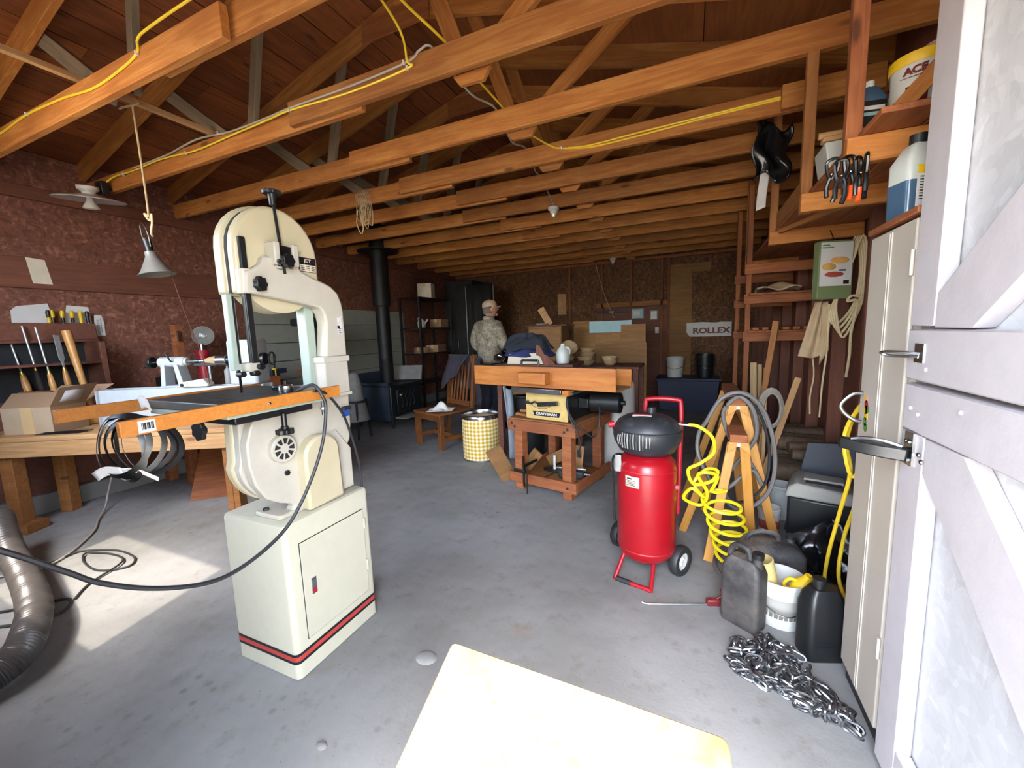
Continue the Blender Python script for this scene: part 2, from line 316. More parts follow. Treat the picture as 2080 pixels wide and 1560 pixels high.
# front wall: the doorway and an unseen left opening sized for the sun patch
wf = B(); y0, y1 = -.2, -.08
for a, c, z0 in ((XL-.15, -3.55, 0), (-3.55, -2.3, 2.67), (-2.3, -.55, 0), (-.55, .65, 2.25), (.65, XR+.15, 0)): wf.box(a, c, y0, y1, z0, 2.86)
wf.prism([(XL-.15, 2.86), (XR+.15, 2.86), (XR, 2.98), (XM, 3.8), (XL, 2.98)], 'y', y0, y1)
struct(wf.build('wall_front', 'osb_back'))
d2 = bpy.data.objects.new('sun_block_leaf', None); COL.objects.link(d2); struct(d2); d2.location = (0, -.13, 0)  # added unseen half leaf; blocks the sun so the near floor stays shaded
B().box(-3.54, -2.31, 0, .012, .03, 1.45).build('lower_panel', 'osb_paint', d2)
for a_ in ((-3.54, -3.42, .03, 1.45), (-2.43, -2.31, .03, 1.45), (-3.42, -2.43, .03, .15), (-3.42, -2.43, 1.33, 1.45)): B().box(a_[0], a_[1], -.04, -.001, a_[2], a_[3]).build('rail', 'paint_grey', d2, bev=.003)
wl = struct(B().box(XL-.15, XL, -.08, YB+.15, 0, 3.0).build('wall_left', 'osb_wall'))
board('band_board', (XL+.014, -.06, 2.01), (XL+.014, 3.34, 2.01), .25, .028, 'brown_board', wl)
board('top_plate', (XL+.022, -.06, 2.66), (XL+.022, YB, 2.66), .1, .044, 'brown_board', wl)
B().box(XL, XL+.09, -.06, YB, 0, .16).build('concrete_curb', 'concrete_step', wl, bev=.01)
B().box(XL, XL+.02, -.06, 3.34, .16, .5).build('skirt_board', 'brown_board', wl, bev=.004)
for k in range(7):
    z1 = 1.835-.245*k
    o = B().prism([(0, 0), (.026, .004), (.018, .236), (.006, .24), (0, .24)], 'y', 0, 2.95).build('siding_panel', 'siding_grey', wl); o.location = (XL, 3.36, z1-.24)
wb = B().box(XL-.15, XR+.15, YB, YB+.15, 0, 2.86); wb.prism([(XL-.15, 2.86), (XR+.15, 2.86), (XR, 2.98), (XM, 3.8), (XL, 2.98)], 'y', YB, YB+.15)
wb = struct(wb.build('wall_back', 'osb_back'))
for x in (-2.3, -1.64, -1.08, -.52, -.40):
    board('stud', (x, YB-.03, 1.55 if x < -.6 else 0), (x, YB-.03, 2.66), .04, .06, 'deck_wood', wb, upv=(1, 0, 0))
board('top_plate', (XL, YB-.03, 2.68), (XR, YB-.03, 2.68), .05, .06, 'deck_wood', wb)
board('ledger', (-1.75, YB-.03, 1.85), (-.42, YB-.03, 1.85), .09, .06, 'pine_dark', wb)
board('lining_board', (-1.75, YB-.02, 1.55), (-.42, YB-.02, 1.55), .5, .03, 'brown_board', wb)
board('lining_board', (-1.05, YB-.02, .66), (-.42, YB-.02, .66), 1.32, .03, 'brown_board', wb)
B().box(-.40, .30, YB-.03, YB, .05, 2.52).build('plywood_panel', 'ply_panel', wb)
B().box(-.0, .85, YB-.05, YB-.03, .05, 2.36).build('plywood_panel', 'osb_back', wb)
wr = struct(B().box(XR, XR+.15, -.08, YB+.15, 0, 3.0).build('wall_right', 'brown_board'))
for i, y in enumerate((3.15, 3.75, 4.35, 4.95, 5.6, 6.2, 6.8, 7.4, 8.0)):
    board('stud', (XR-.045, y, 0), (XR-.045, y, 2.65), .04, .09, 'brown_board', wr, upv=(0, 1, 0))
# roof deck
def slope(x, d): return raf(x)+d
cl = B()
for s in (-1, 1):
    xe = XL-.3 if s < 0 else XR+.3
    cl.prism([(xe, 2.93-SL*.3+.1), (XM, raf(XM)+.1), (XM, raf(XM)+.13), (xe, 2.93-SL*.3+.13)], 'y', -.45, YB+.3)
cl = struct(cl.build('ceiling', 'deck_wood'))
n = 16; wdt = (XM-XL)/n
for i in range(n):
    x0, x1 = XL+i*wdt+.004, XL+(i+1)*wdt-.004; y = -.3
    while y < YB:
        y2 = min(YB+.1, y+random.choice((2.4, 3.0, 3.6)) if y > -.2 else random.uniform(.6, 2.6))
        xa, za, xb, zb = x0, raf(x0), x1, raf(x1)
        o = board('roof_plank', ((xa+xb)/2, y+.002, (za+zb)/2+.084+random.uniform(-.003, .003)), ((xa+xb)/2, y2-.002, (za+zb)/2+.084+random.uniform(-.003, .003)), (x1-x0)*1.034, .02, 'deck_wood', cl, upv=(1, 0, SL), bev=0)
        y = y2
for i in range(3):
    x0, x1 = XM+i*1.02+.003, min(XR, XM+(i+1)*1.02)-.003; y = -.3+(.6 if i % 2 else 0); ys = [-.3]+[v for v in (y+1.22*k for k in range(1, 8)) if v < YB]+[YB+.1]
    for ya, yb in zip(ys, ys[1:]):
        board('roof_sheet', ((x0+x1)/2, ya+.003, (raf(x0)+raf(x1))/2+.085), ((x0+x1)/2, yb-.003, (raf(x0)+raf(x1))/2+.085), (x1-x0)*1.034, .02, 'ply_roof', cl, upv=(1, 0, -SL), bev=0)
# ---------------------------------------------------------------- roof trusses
TY = [.66, 1.31, 1.975, 2.66, 3.28, 3.84, 4.44, 5.04, 5.64, 6.24, 6.84, 7.44, 8.03]
ords = ['nearest', 'second', 'third', 'fourth', 'fifth', 'sixth', 'seventh', 'eighth', 'ninth', 'tenth', 'eleventh', 'twelfth', 'farthest']
for i, y in enumerate(TY):
    t = thing('roof_truss', f'orange timber roof truss, {ords[i]} from the doorway' if 0 < i < 12 else f'orange timber roof truss {ords[i]} {"to" if i == 0 else "from"} the doorway', 'truss', (0, y, 0), group='roof trusses')
    T = 'truss_wood'; xs = -2.45+random.uniform(-.15, .2)
    d = .02 if i != 1 else -.022
    board('bottom_chord', (XL+.02, d, ZC+.066), (xs+.55, d, ZC+.062+random.uniform(-.008, .004)), .14, .038, T, t)
    board('bottom_chord', (xs, -d, ZC+.078), (XR-.02, -d, ZC+.07+random.uniform(-.005, .012)), .14, .038, T, t)
    for s in (-1, 1):
        xe = XL-.1 if s < 0 else XR+.1
        board('rafter', (xe, 0, raf(XL)-SL*.1), (XM, 0, raf(XM)), .14, .038, T, t, ov=(0, .01))
        f = lambda x: XM+(x-XM)*(-s)                                 # mirror the left-hand numbers
        board('web', (f(-2.97), .045 if s < 0 else .06, ZC+.06), (f(-3.72), .045, raf(-3.72)+.02), .09, .036, 'grey_wood' if s < 0 else T, t)
        board('web', (f(-2.87), .098, ZC+.07), (f(-2.58), .045, raf(-2.58)+.02), .09, .036, 'grey_wood' if (s < 0) else T, t)
        if s > 0: B().prism([(-.12, .03), (-.08, -.022), (.06, -.026), (.1, .03)], 'y', -.012, .012).build('gusset', 'truss_wood', t).location = (f(-2.92)+.02, .055, ZC)
    board('ridge_gusset', (XM-.3, -.03, raf(XM)-.09), (XM+.3, -.03, raf(XM)-.09), .16, .012, 'ply_roof', t)
# ---------------------------------------------------------------- open door leaf on the right
dr = bpy.data.objects.new('door_1', None); COL.objects.link(dr); struct(dr); dr.location = (.552, 0, 0)
def dbx(name, ya, yb, za, zb, x0=0, x1=.038, mat='paint_grey', bev=.004): return B().box(x0, x1, ya, yb, za, zb).build(name, mat, dr, bev=bev)
dbx('upper_panel', .06, 1.462, 1.22, 2.3, .04, .052, 'osb_paint', 0); dbx('lower_panel', .06, 1.462, .03, 1.2, .04, .052, 'osb_paint', 0)
dbx('stile', 1.352, 1.47, 1.36, 2.3); dbx('stile', .06, .18, 1.36, 2.3); dbx('stile', 1.345, 1.462, .03, 1.075); dbx('stile', .06, .18, .03, 1.075)
dbx('rail', .06, 1.468, 1.216, 1.352, -.003); dbx('rail', .06, 1.46, 1.078, 1.205, -.002); dbx('rail', .18, 1.345, .03, .16); dbx('rail', .18, 1.352, 2.17, 2.3)
def brace(name, pts): B().prism(pts, 'x', .001, .039).build(name, 'paint_grey', dr, bev=.003)
brace('brace', [(1.352, 1.355), (1.352, 1.44), (.35, 2.17), (.18, 2.17), (.18, 2.12), (1.2, 1.355)])
brace('brace', [(1.345, 1.075), (1.345, .98), (.36, .16), (.2, .16), (.2, .22), (1.18, 1.075)])
for y, z_ in ((1.42, 1.14), (1.38, 1.13), (1.40, 1.28), (1.36, 1.25), (1.2, 1.17), (1.43, 1.02), (1.38, 1.02)): B().sph((-.004, y, z_), (.004, .006, .006), 8, 6).build('nail_head', 'paint_grey', dr)
B().box(-.006, 0, 1.375, 1.42, 1.265, 1.315).build('latch_plate', 'steel', dr)
B().tube([(-.004, 1.395, 1.288), (-.03, 1.41, 1.292), (-.055, 1.44, 1.292), (-.06, 1.465, 1.288), (-.045, 1.46, 1.28), (-.02, 1.42, 1.28), (-.004, 1.4, 1.282)], .0045, k=4).build('latch_loop', 'steel', dr)
B().box(-.006, 0, 1.385, 1.43, .985, 1.075).build('hasp_plate', 'steel', dr)
o = B().prism([(0, -.016), (-.05, -.026), (-.10, -.024), (-.15, -.006), (-.155, .004), (-.1, .012), (-.05, .012), (0, .016)], 'z', 0, .035).build('hasp', 'dark_steel', dr, bev=.004); put(o, (-.006, 1.405, .995), (0, .06, -.5))
B().tube([(-.02, 1.405, 1.034), (-.055, 1.42, 1.044), (-.09, 1.44, 1.044), (-.115, 1.455, 1.036)], .006, k=4).build('hasp_staple', 'steel', dr)
for y, z_ in ((1.4, 1.05), (1.415, 1.05), (1.4, 1.0), (1.345, 1.03), (1.33, 1.015)): B().sph((-.008, y, z_), (.005, .007, .007), 8, 6).build('bolt', 'steel', dr)
# ================================================================ BANDSAW
bs = thing('bandsaw', 'cream upright bandsaw on a cabinet base with red and black stripe', 'bandsaw', (-1.62, 1.21, 0))
# local frame: x towards the viewer's right, y away; base is .39 x .455
bw, bd = .19, .226
def rr_loop(hw, hd, r, z): return [(p[0], p[1], z) for p in rrect(2*hw, 2*hd, r, 5)]
def loft(loops, cap=True):
    b_ = B(); n_ = len(loops[0]); vs = [p for l in loops for p in l]; fs = []
    for j in range(len(loops)-1): fs += [(j*n_+i, j*n_+(i+1) % n_, (j+1)*n_+(i+1) % n_, (j+1)*n_+i) for i in range(n_)]
    if cap: fs += [tuple(range(n_))[::-1], tuple(range((len(loops)-1)*n_, len(loops)*n_))]
    return b_.add(vs, fs)
loft([rr_loop(bw, bd, .022, .003), rr_loop(bw, bd, .022, .645), rr_loop(bw-.004, bd-.004, .02, .658), rr_loop(bw-.016, bd-.016, .012, .664)]).build('base_cabinet', 'metal_cream', bs)
for z0, z1, mt in ((.07, .0825, 'black'), (.083, .102, 'red_stripe'), (.1025, .115, 'black')): loft([rr_loop(bw+.0012, bd+.0012, .0225, z0), rr_loop(bw+.0012, bd+.0012, .0225, z1)], False).build('stripe', mt, bs)
d = B().box(bw+.0005, bw+.0045, -.165, .178, .15, .565).build('door', 'metal_cream', bs, bev=.001)
B().box(bw+.0002, bw+.0015, -.168, .181, .147, .568).build('door_gap', 'dark_steel', bs)
for z0 in (.26, .47):
    B().cyl((bw+.006, .18, z0), (bw+.006, .18, z0+.05), .005, n=10).build('hinge', 'metal_cream', bs)
B().box(bw+.0045, bw+.007, -.13, -.107, .325, .395).build('latch_frame', 'steel', d); B().box(bw+.0045, bw+.009, -.127, -.11, .35, .388).build('latch_lever', 'steel', d); B().box(bw+.0045, bw+.0095, -.127, -.11, .33, .348).build('latch_button', 'red', d)
# lower frame casting: outline in (y, z), thickness along x
X0, X1 = .085, .13
low = [(-.06, .672), (.06, .672), (.12, .78), (.2, .9), (.215, .97), (.218, 1.14), (.06, 1.14), (.03, 1.125), (-.24, 1.10), (-.265, 1.06), (-.285, 1.0), (-.285, .92), (-.27, .84), (-.235, .775), (-.18, .735), (-.135, .715), (-.12, .70), (-.13, .685), (-.16, .672)]
B().prism(low, 'x', X0, X1).build('lower_frame', 'saw_cast', bs, bev=.012)
B().prism(rrect(.16, .19, .02, cx=.055, cy=-.1), 'z', .664, .684).build('foot', 'saw_cast', bs, bev=.006)
B().cyl((.02, -.17, .684), (.02, -.17, .694), .012, n=6).build('foot_bolt', 'dark_steel', bs); B().cyl((.105, -.04, .684), (.105, -.04, .694), .012, n=6).build('foot_bolt', 'dark_steel', bs)
def dshape(y0_, y1_, zb, zt, n_=14, flip=1):
    r = (y1_-y0_)/2; c = (y0_+y1_)/2; zc = zt-r*flip
    a = [(c+r*math.cos(PI*i/n_), zc+flip*r*math.sin(PI*i/n_)) for i in range(n_+1)]
    return a+[(y0_, zb), (y1_, zb)] if flip > 0 else a+[(y0_, zb), (y1_, zb)]
lowc = [(-.285, 1.09), (-.29, .93)]+[(-.095+.205*math.cos(math.radians(a)), .92+.2*math.sin(math.radians(a))) for a in range(185, 330, 12)]+[(.1, .86), (.11, 1.09)]
B().prism(lowc, 'x', .0, .05).build('lower_wheel_door', 'saw_cream', bs, bev=.012)
B().prism([(p[0]*.985, p[1]*.985+.014) for p in lowc], 'x', .05, .087).build('lower_wheel_guard', 'saw_cast', bs, bev=.006)
# belt cover
bc = [(-.09, .668), (.098, .668)]+[(.002+.09*math.cos(PI*i/10), .895+.08*math.sin(PI*i/10)) for i in range(0, 11)]
B().prism(bc, 'x', .12, .18).build('belt_cover', 'saw_cream', bs, bev=.012)
B().prism([(p[0]*1.0, p[1]) for p in [(-.1, .67), (.2, .67), (.2, .86), (.12, .97), (-.06, .9)]], 'x', .1, .134).build('belt_back_plate', 'saw_cast', bs, bev=.006)
B().cyl((.129, -.14, .848), (.139, -.14, .848), .011, n=6).build('belt_knob', 'black', bs)
# spoked vent hub
hb = B().cyl((.125, -.155, .955), (.155, -.155, .955), .055, n=28).build('vent_hub', 'saw_cast', bs, bev=.003)
for k in range(9):
    a = 2*PI*k/9; c_, s_ = math.cos(a), math.sin(a); q = []
    for rr, da in ((.02, -.2), (.043, -.24), (.043, .24), (.02, .2)): q.append((-.155+rr*math.cos(a+da), .955+rr*math.sin(a+da)))
    B().prism(q, 'x', .154, .1558).build('vent_slot', 'black_matte', hb)
# riser and column
B().prism([(.075, 1.128), (.213, 1.128), (.211, 1.30), (.075, 1.30)], 'x', .06, .15).build('riser_block', 'saw_cast', bs, bev=.008)
B().prism([(.07, 1.118), (.217, 1.118), (.217, 1.133), (.07, 1.133)], 'x', .055, .155).build('riser_flange', 'saw_cast', bs, bev=.003)
B().prism([(.07, 1.275), (.217, 1.275), (.217, 1.302), (.07, 1.302)], 'x', .055, .155).build('riser_flange', 'saw_cast', bs, bev=.003)
arm = [(.09, 1.30), (.21, 1.30), (.21, 1.50), (.203, 1.545), (.185, 1.585), (.15, 1.612), (.115, 1.625), (.06, 1.64), (.005, 1.662), (-.015, 1.7), (-.045, 1.7), (-.055, 1.68), (-.06, 1.665), (-.075, 1.655), (-.1, 1.662), (-.115, 1.7), (-.15, 1.70), (-.165, 1.668), (-.2, 1.645), (-.23, 1.635), (-.235, 1.555), (-.2, 1.555), (-.08, 1.54), (.03, 1.525), (.08, 1.515), (.10, 1.49), (.108, 1.45)]
B().prism(arm, 'x', .085, .15).build('upper_arm', 'saw_cast', bs, bev=.01)
B().prism([(.055, 1.13), (.1, 1.13), (.1, 1.52), (.055, 1.53)], 'x', .03, .084).build('blade_guard_column', 'saw_mint', bs, bev=.004)
# upper wheel housing
up1 = dshape(-.24, .118, 1.555, 1.9)
B().prism(up1, 'x', .07, .118).build('upper_wheel_guard', 'saw_cream', bs, bev=.014, seg=3)
B().prism(dshape(-.246, .118, 1.552, 1.908), 'x', .0, .062).build('upper_wheel_door', 'saw_cream', bs, bev=.016, seg=3)
B().prism(dshape(-.238, .112, 1.56, 1.898), 'x', .058, .074).build('door_seam', 'black_matte', bs)
wl_ = [(-.19, 1.58), (.09, 1.58)]+[(-.06+.17*math.cos(math.radians(a)), 1.655+.165*math.sin(math.radians(a))) for a in range(-25, -156, -12)]
B().prism(wl_, 'x', .01, .1).build('wheel_housing_bottom', 'saw_cream', bs, bev=.006)
TX = .1
tm_ = set(bs.children)
# tension mechanism
B().prism([(-.12, 1.66), (-.03, 1.66), (-.035, 1.75), (-.11, 1.75)], 'x', .018, .05).build('tension_bracket', 'saw_cast', bs, bev=.004)
B().box(.05, .066, -.1, -.045, 1.665, 1.745).build('tension_slide', 'dark_steel', bs, bev=.003)
B().box(.02, .075, -.125, -.1, 1.67, 1.755).build('bracket_ear', 'saw_cast', bs, bev=.004); B().box(.02, .075, -.045, -.02, 1.67, 1.755).build('bracket_ear', 'saw_cast', bs, bev=.004)
B().cyl((.055, -.075, 1.64), (.03, -.078, 1.935), .0055, n=8).build('tension_rod', 'black', bs)
def knob(name, c, ax, r, h_, parent, lob=7, mat='black'):
    pts = [(r*(1+.1*math.cos(lob*t))*math.cos(t), r*(1+.1*math.cos(lob*t))*math.sin(t)) for t in [2*PI*i/42 for i in range(42)]]
    o = B().prism(pts, 'z', 0, h_).cyl((0, 0, -.012), (0, 0, 0), r*.45, n=12).build(name, mat, parent, bev=.002)
    o.location = c; o.rotation_euler = Vector(ax).to_track_quat('Z', 'Y').to_euler(); return o
knob('tension_handle', (.03, -.078, 1.94), (0, 0, 1), .032, .014, bs); B().cyl((.03, -.078, 1.90), (.03, -.078, 1.94), .012, .016, n=12).build('handle_stem', 'black', bs)
knob('tilt_knob', (.08, -.085, 1.685), (1, .1, 0), .026, .02, bs); B().cyl((.06, -.112, 1.68), (.078, -.112, 1.68), .01, n=10).build('tilt_nut', 'steel', bs); pn_ = set(bs.children)
# name plate
pl = B().box(.019, .0205, .0, .082, 1.665, 1.725).build('name_plate', 'dark_steel', bs); B().box(.0205, .0212, .002, .08, 1.697, 1.723).build('plate_band', 'black', pl); B().box(.0205, .0212, .002, .08, 1.667, 1.695).build('plate_text_panel', 'paper_old', pl)
text('plate_lettering', 'JET', .02, 'white', pl, (.0216, .041, 1.711), (PI/2, 0, PI/2), sx=1.3); [B().box(.0212, .0216, .008+.025*(k % 3), .024+.025*(k % 3), 1.673+.007*(k//3), 1.676+.007*(k//3)).build('plate_text_line', 'dark_steel', pl) for k in range(9)]; B().box(.0205, .0214, .03, .052, 1.721, 1.7235).build('plate_red_bar', 'red', pl)
for c_ in set(bs.children)-tm_: c_.location.x += TX
for c_ in set(bs.children)-pn_: c_.location.y += .022
tm_ = set(bs.children)
# guide post, guide, blade
B().box(.055, .078, -.225, -.2, 1.30, 1.76).build('guide_post', 'black', bs, bev=.004); B().cyl((.066, -.212, 1.555), (.066, -.212, 1.645), .028, n=20).build('guide_boss', 'saw_cast', bs, bev=.003)
knob('guide_knob', (.105, -.19, 1.59), (1, .3, 0), .026, .02, bs)
B().box(.0, .028, -.262, -.232, 1.275, 1.555).build('blade_guard', 'saw_mint', bs, bev=.003); B().box(.02, .032, -.244, -.238, 1.3, 1.55).build('guard_slot', 'dark_steel', bs)
g = B().cbox((.05, -.215, 1.285), (.05, .045, .035)).build('guide_block', 'saw_cast', bs, bev=.006)
for p in ((.03, -.245, 1.26), (.065, -.215, 1.262), (.075, -.2, 1.285)): B().cyl((p[0]-.012, p[1], p[2]), (p[0]+.02, p[1], p[2]), .011, n=14).build('guide_roller', 'dark_steel', g)
B().box(-.0204, -.0196, -.222, -.212, 1.09, 1.56).build('blade', 'dark_steel', bs)
for c_ in set(bs.children)-tm_: c_.location.x += .05
# table, rails, trunnion
tb = B().box(-.17, .285, -.43, -.03, 1.155, 1.185).build('table', 'cast_table', bs, bev=.003)
B().box(-.165, .28, -.426, -.034, 1.135, 1.156).build('table_rim', 'saw_mint', tb, bev=.003)
B().box(.06, .285, -.222, -.218, 1.1845, 1.1858).build('table_slot', 'black_matte', tb); B().box(-.17, .285, -.36, -.345, 1.1845, 1.1858).build('mitre_slot', 'black_matte', tb)
for x, ya, yb, zt in ((.296, -.70, .005, 1.19), (-.182, -.66, .0, 1.19)):
    rl = B().box(x-.009, x+.009, ya, yb, zt-.042, zt).build('table_rail', 'rail_wood', bs, bev=.002)
    if x > 0:
        B().box(x+.009, x+.0098, -.663, -.625, zt-.038, zt-.006).build('barcode_label', 'paper', rl)
        for k in range(9): B().box(x+.0098, x+.0102, -.656+.003*k, -.6545+.003*k+.0008*(k % 3), zt-.03, zt-.012).build('barcode_bar', 'black', rl)
        for yy in (-.3, -.09): B().sph((x+.009, yy, zt-.022), (.004, .006, .006), 8, 6).build('rail_screw', 'steel', rl)
B().box(-.05, .22, -.37, -.06, 1.10, 1.137).build('trunnion', 'black', bs, bev=.006)
B().cyl((.23, -.2, 1.06), (.23, -.2, 1.11), .01, n=10).build('trunnion_bolt', 'dark_steel', bs); knob('trunnion_knob', (.23, -.2, 1.05), (0, 0, -1), .03, .018, bs)
B().cyl((.26, -.05, 1.075), (.26, -.05, 1.135), .005, n=8).build('stop_bolt', 'steel', bs); B().cyl((.26, -.05, 1.098), (.26, -.05, 1.108), .01, n=6).build('stop_nut', 'steel', bs)
knob('tilt_lock', (.12, -.42, 1.09), (0, -1, 0), .032, .014, bs)
# switch, decals, dust port
sw = B().box(.129, .138, .165, .205, 1.015, 1.05).build('switch_plate', 'chalk_blue', bs, bev=.002); B().cbox((.14, .185, 1.055), (.02, .05, .018)).build('switch_cover', 'rubber', sw, bev=.005)
dc = B().box(.1505, .1512, .168, .19, 1.40, 1.475).build('warning_decal', 'paper', bs)
B().cyl((.15, .172, 1.432), (.152, .172, 1.432), .007, n=12).build('decal_plug', 'black', bs); [B().box(.1512, .1515, .171, .186-.004*(k % 2), 1.405+.009*k, 1.408+.009*k).build('decal_line', 'purple', dc) for k in range(3)]; B().tube([(.152, .17, 1.45), (.156, .176, 1.47), (.158, .184, 1.474), (.16, .19, 1.482)], .002, n=5).build('decal_curl', 'paper', dc)
# motor cord (hangs over the table rail, sags towards the left and away out of the doorway side)
cp = [(.27, -.17, 1.19), (.335, -.145, 1.212), (.365, -.135, 1.17), (.37, -.129, 1.121), (.37, -.158, .996), (.37, -.227, .868), (.37, -.318, .76), (.37, -.413, .711), (.37, -.524, .691), (.37, -.615, .711), (.37, -.72, .768), (.37, -.806, .837), (.37, -.856, .895), (.36, -.96, 1.01), (.28, -1.12, 1.14), (.08, -1.25, 1.25), (.02, -1.283, 1.28)]
B().tube(cp, .0062, k=5).build('power_cord', 'rubber', bs)
B().tube([(.335, -.145, 1.19), (.30, -.06, 1.165), (.235, .07, 1.06), (.2, .14, .95), (.185, .19, .8), (.175, .205, .72), (.17, .21, .664)], .0055, k=5).build('motor_lead', 'rubber', bs)
# things on / hung on the table
ck = thing('drill_chuck', 'shiny steel chuck ring resting on the bandsaw table', 'chuck', (-1.39, 1.03, 1.1862))
B().lathe([(.012, 0), (.024, 0), (.026, .004), (.026, .026), (.022, .03), (.012, .03), (.012, 0)]).build('ring', 'steel', ck); B().tube([(-.022, 0, .018), (-.05, -.012, .02), (-.058, -.004, .012), (-.04, .008, .006)], .006, k=4).build('lever', 'dark_steel', ck); B().cyl((.026, 0, .014), (.03, 0, .014), .006, n=8).build('set_screw', 'black', ck)
B().cyl((0, 0, .03), (0, 0, .045), .005, n=8).build('spindle', 'dark_steel', ck)
# coiled bandsaw blades bundled between the two rails
BLN = ['outermost widest', 'second', 'third', 'fourth', 'innermost tightest', 'hindmost tilted']
for k, (dx, yy, tw, rx, rz) in enumerate(((0, .56, .35, .08, .083), (.01, .577, .5, .076, .088), (.018, .592, .62, .074, .08), (.026, .608, .75, .078, .085), (.016, .62, .9, .068, .078), (-.015, .58, .2, .072, .09))):
    pts = []
    for j in range(40):
        a = 2*PI*j/40; pts.append((rx*math.cos(a)*(1+.05*math.sin(2*a+k)), .012*math.sin(a+k)+.008*math.cos(2*a), rz*math.sin(a)))
    o = B().tube(pts, .0085, n=6, closed=True, flat=(.1, 1)).build('spare_band_coil', 'dark_steel')
    put(o, (-1.455+dx, yy, 1.105-.004*k), (0, 0, tw))
    tag(o, f'{BLN[k]} coil of dark bandsaw blade in the bundle hanging by the bandsaw rails', 'saw blade', 'coiled bandsaw blades')
def papertag(label, pts, nrm=.0006):
    o = B().grid(lambda u, v: tuple(Vector(pts[0]).lerp(Vector(pts[1]), u).lerp(Vector(pts[3]).lerp(Vector(pts[2]), u), v)+Vector((0, 0, .008*math.sin(u*4)))), 8, 4).build('paper_tag', 'paper', solid=.001)
    c = sum((Vector(p) for p in pts), Vector())/4; nn = (Vector(pts[1])-Vector(pts[0])).cross(Vector(pts[3])-Vector(pts[0])).normalized()
    return tag(o, label, 'paper tag')
papertag('small pinkish paper tag standing on top of the blade bundle', [(-1.49, .635, 1.19), (-1.465, .648, 1.19), (-1.485, .65, 1.225), (-1.51, .637, 1.225)])
papertag('white paper tag sticking out left at the bottom of the blade bundle', [(-1.50, .52, 1.01), (-1.43, .55, 1.03), (-1.435, .545, 1.055), (-1.505, .51, 1.035)])
papertag('curled white paper strip trailing under the blade bundle', [(-1.44, .55, 1.03), (-1.40, .61, .995), (-1.395, .61, 1.008), (-1.435, .545, 1.045)])
# ================================================================ LEFT SIDE
BR = math.radians(27.1); BO = (-4.57, 1.107, 0)
def bl(x, y, z): return (BO[0]+x*math.cos(BR)-y*math.sin(BR), BO[1]+x*math.sin(BR)+y*math.cos(BR), z)
bn = thing('workbench', 'pale pine workbench set diagonally at the left under the white lathe', 'workbench', BO, BR)
B().prism([(-.42, 0), (1.72, 0), (1.72, .14), (-.36, .14)], 'z', .712, .75).build('top_plank', 'pine', bn, bev=.004)
for k in range(3): B().prism([(-.34+.065*k, .143+.143*k), (1.72, .143+.143*k), (1.72, .283+.143*k), (-.28+.065*k, .283+.143*k)], 'z', .712, .75).build('top_plank', 'pine', bn, bev=.004)
B().box(-.42, 1.72, .002, .04, .595, .71).build('front_apron', 'pine', bn, bev=.004); B().box(-.15, 1.70, .5, .54, .595, .71).build('back_apron', 'pine_dark', bn, bev=.004)
for x, y in ((-.1, .045), (1.5, .045), (-.12, .42), (1.5, .42)):
    l_ = B().box(x, x+.045, y, y+.09, 0, .71).box(x+.047, x+.092, y, y+.09, 0, .71).build('leg', 'pine_dark', bn, bev=.004)
B().box(-.16, .06, .0, .16, 0, .07).build('foot_block', 'pine_dark', bn, bev=.004)
# wood lathe
lt = thing('wood_lathe', 'white painted wood lathe holding a pale turned cone on the bench', 'lathe', bl(0, 0, 0), BR)
B().box(.465, 1.75, .25, .285, .752, 1.04).build('bed_rail', 'lathe_white', lt, bev=.006); B().box(.465, 1.75, .37, .405, .752, 1.04).build('bed_rail', 'lathe_white', lt, bev=.006)
B().box(.462, .5, .25, .405, .752, 1.04).build('bed_end', 'lathe_white', lt, bev=.006); B().box(.5, 1.74, .286, .369, .76, .98).build('bed_web', 'lathe_white', lt)
AX = (.327, 1.24)
ts = B().prism([(.955, 1.04), (1.12, 1.04), (1.09, 1.2), (1.07, 1.22), (.985, 1.22), (.97, 1.2)], 'y', .27, .285).prism([(.955, 1.04), (1.12, 1.04), (1.09, 1.2), (1.07, 1.22), (.985, 1.22), (.97, 1.2)], 'y', .37, .385)
ts = B().prism([(.95, 1.04), (.985, 1.04), (.995, 1.22), (.965, 1.22)], 'y', .275, .38).prism([(1.085, 1.04), (1.13, 1.04), (1.09, 1.22), (1.06, 1.22)], 'y', .275, .38).box(.95, 1.13, .265, .39, 1.04, 1.055).build('tailstock', 'lathe_white', lt, bev=.004)
B().cyl((.93, *AX), (1.125, *AX), .04, n=24).build('tailstock_barrel', 'lathe_white', lt, bev=.006)
B().cyl((1.125, *AX), (1.145, *AX), .032, n=20).build('barrel_ring', 'saw_cast', lt); B().cyl((1.14, *AX), (1.2, *AX), .016, n=14).cyl((1.2, *AX), (1.235, *AX), .019, n=14).cyl((1.235, *AX), (1.28, *AX), .014, .004, n=12).build('quill', 'steel', lt)
B().lathe([(.0, -.012), (.045, -.012), (.048, 0), (.045, .012), (0, .012)], Matrix.Translation((.865, *AX)) @ Matrix.Rotation(PI/2, 4, 'Y'), 24).build('handwheel', 'black', lt); B().cyl((.875, *AX), (.935, *AX), .009, n=10).cyl((.80, AX[0], AX[1]-.035), (.86, AX[0], AX[1]-.035), .006, n=8).build('handwheel_shaft', 'steel', lt)
B().tube([(1.05, .285, 1.245), (1.055, .265, 1.25), (1.045, .255, 1.285), (1.035, .25, 1.31)], .006, k=3).build('lock_lever', 'dark_steel', lt)
B().cyl((1.375, *AX), (1.455, *AX), .048, n=26).build('chuck', 'steel', lt, bev=.004); B().cyl((1.455, *AX), (1.53, *AX), .036, n=20).build('spindle_nose', 'dark_steel', lt)
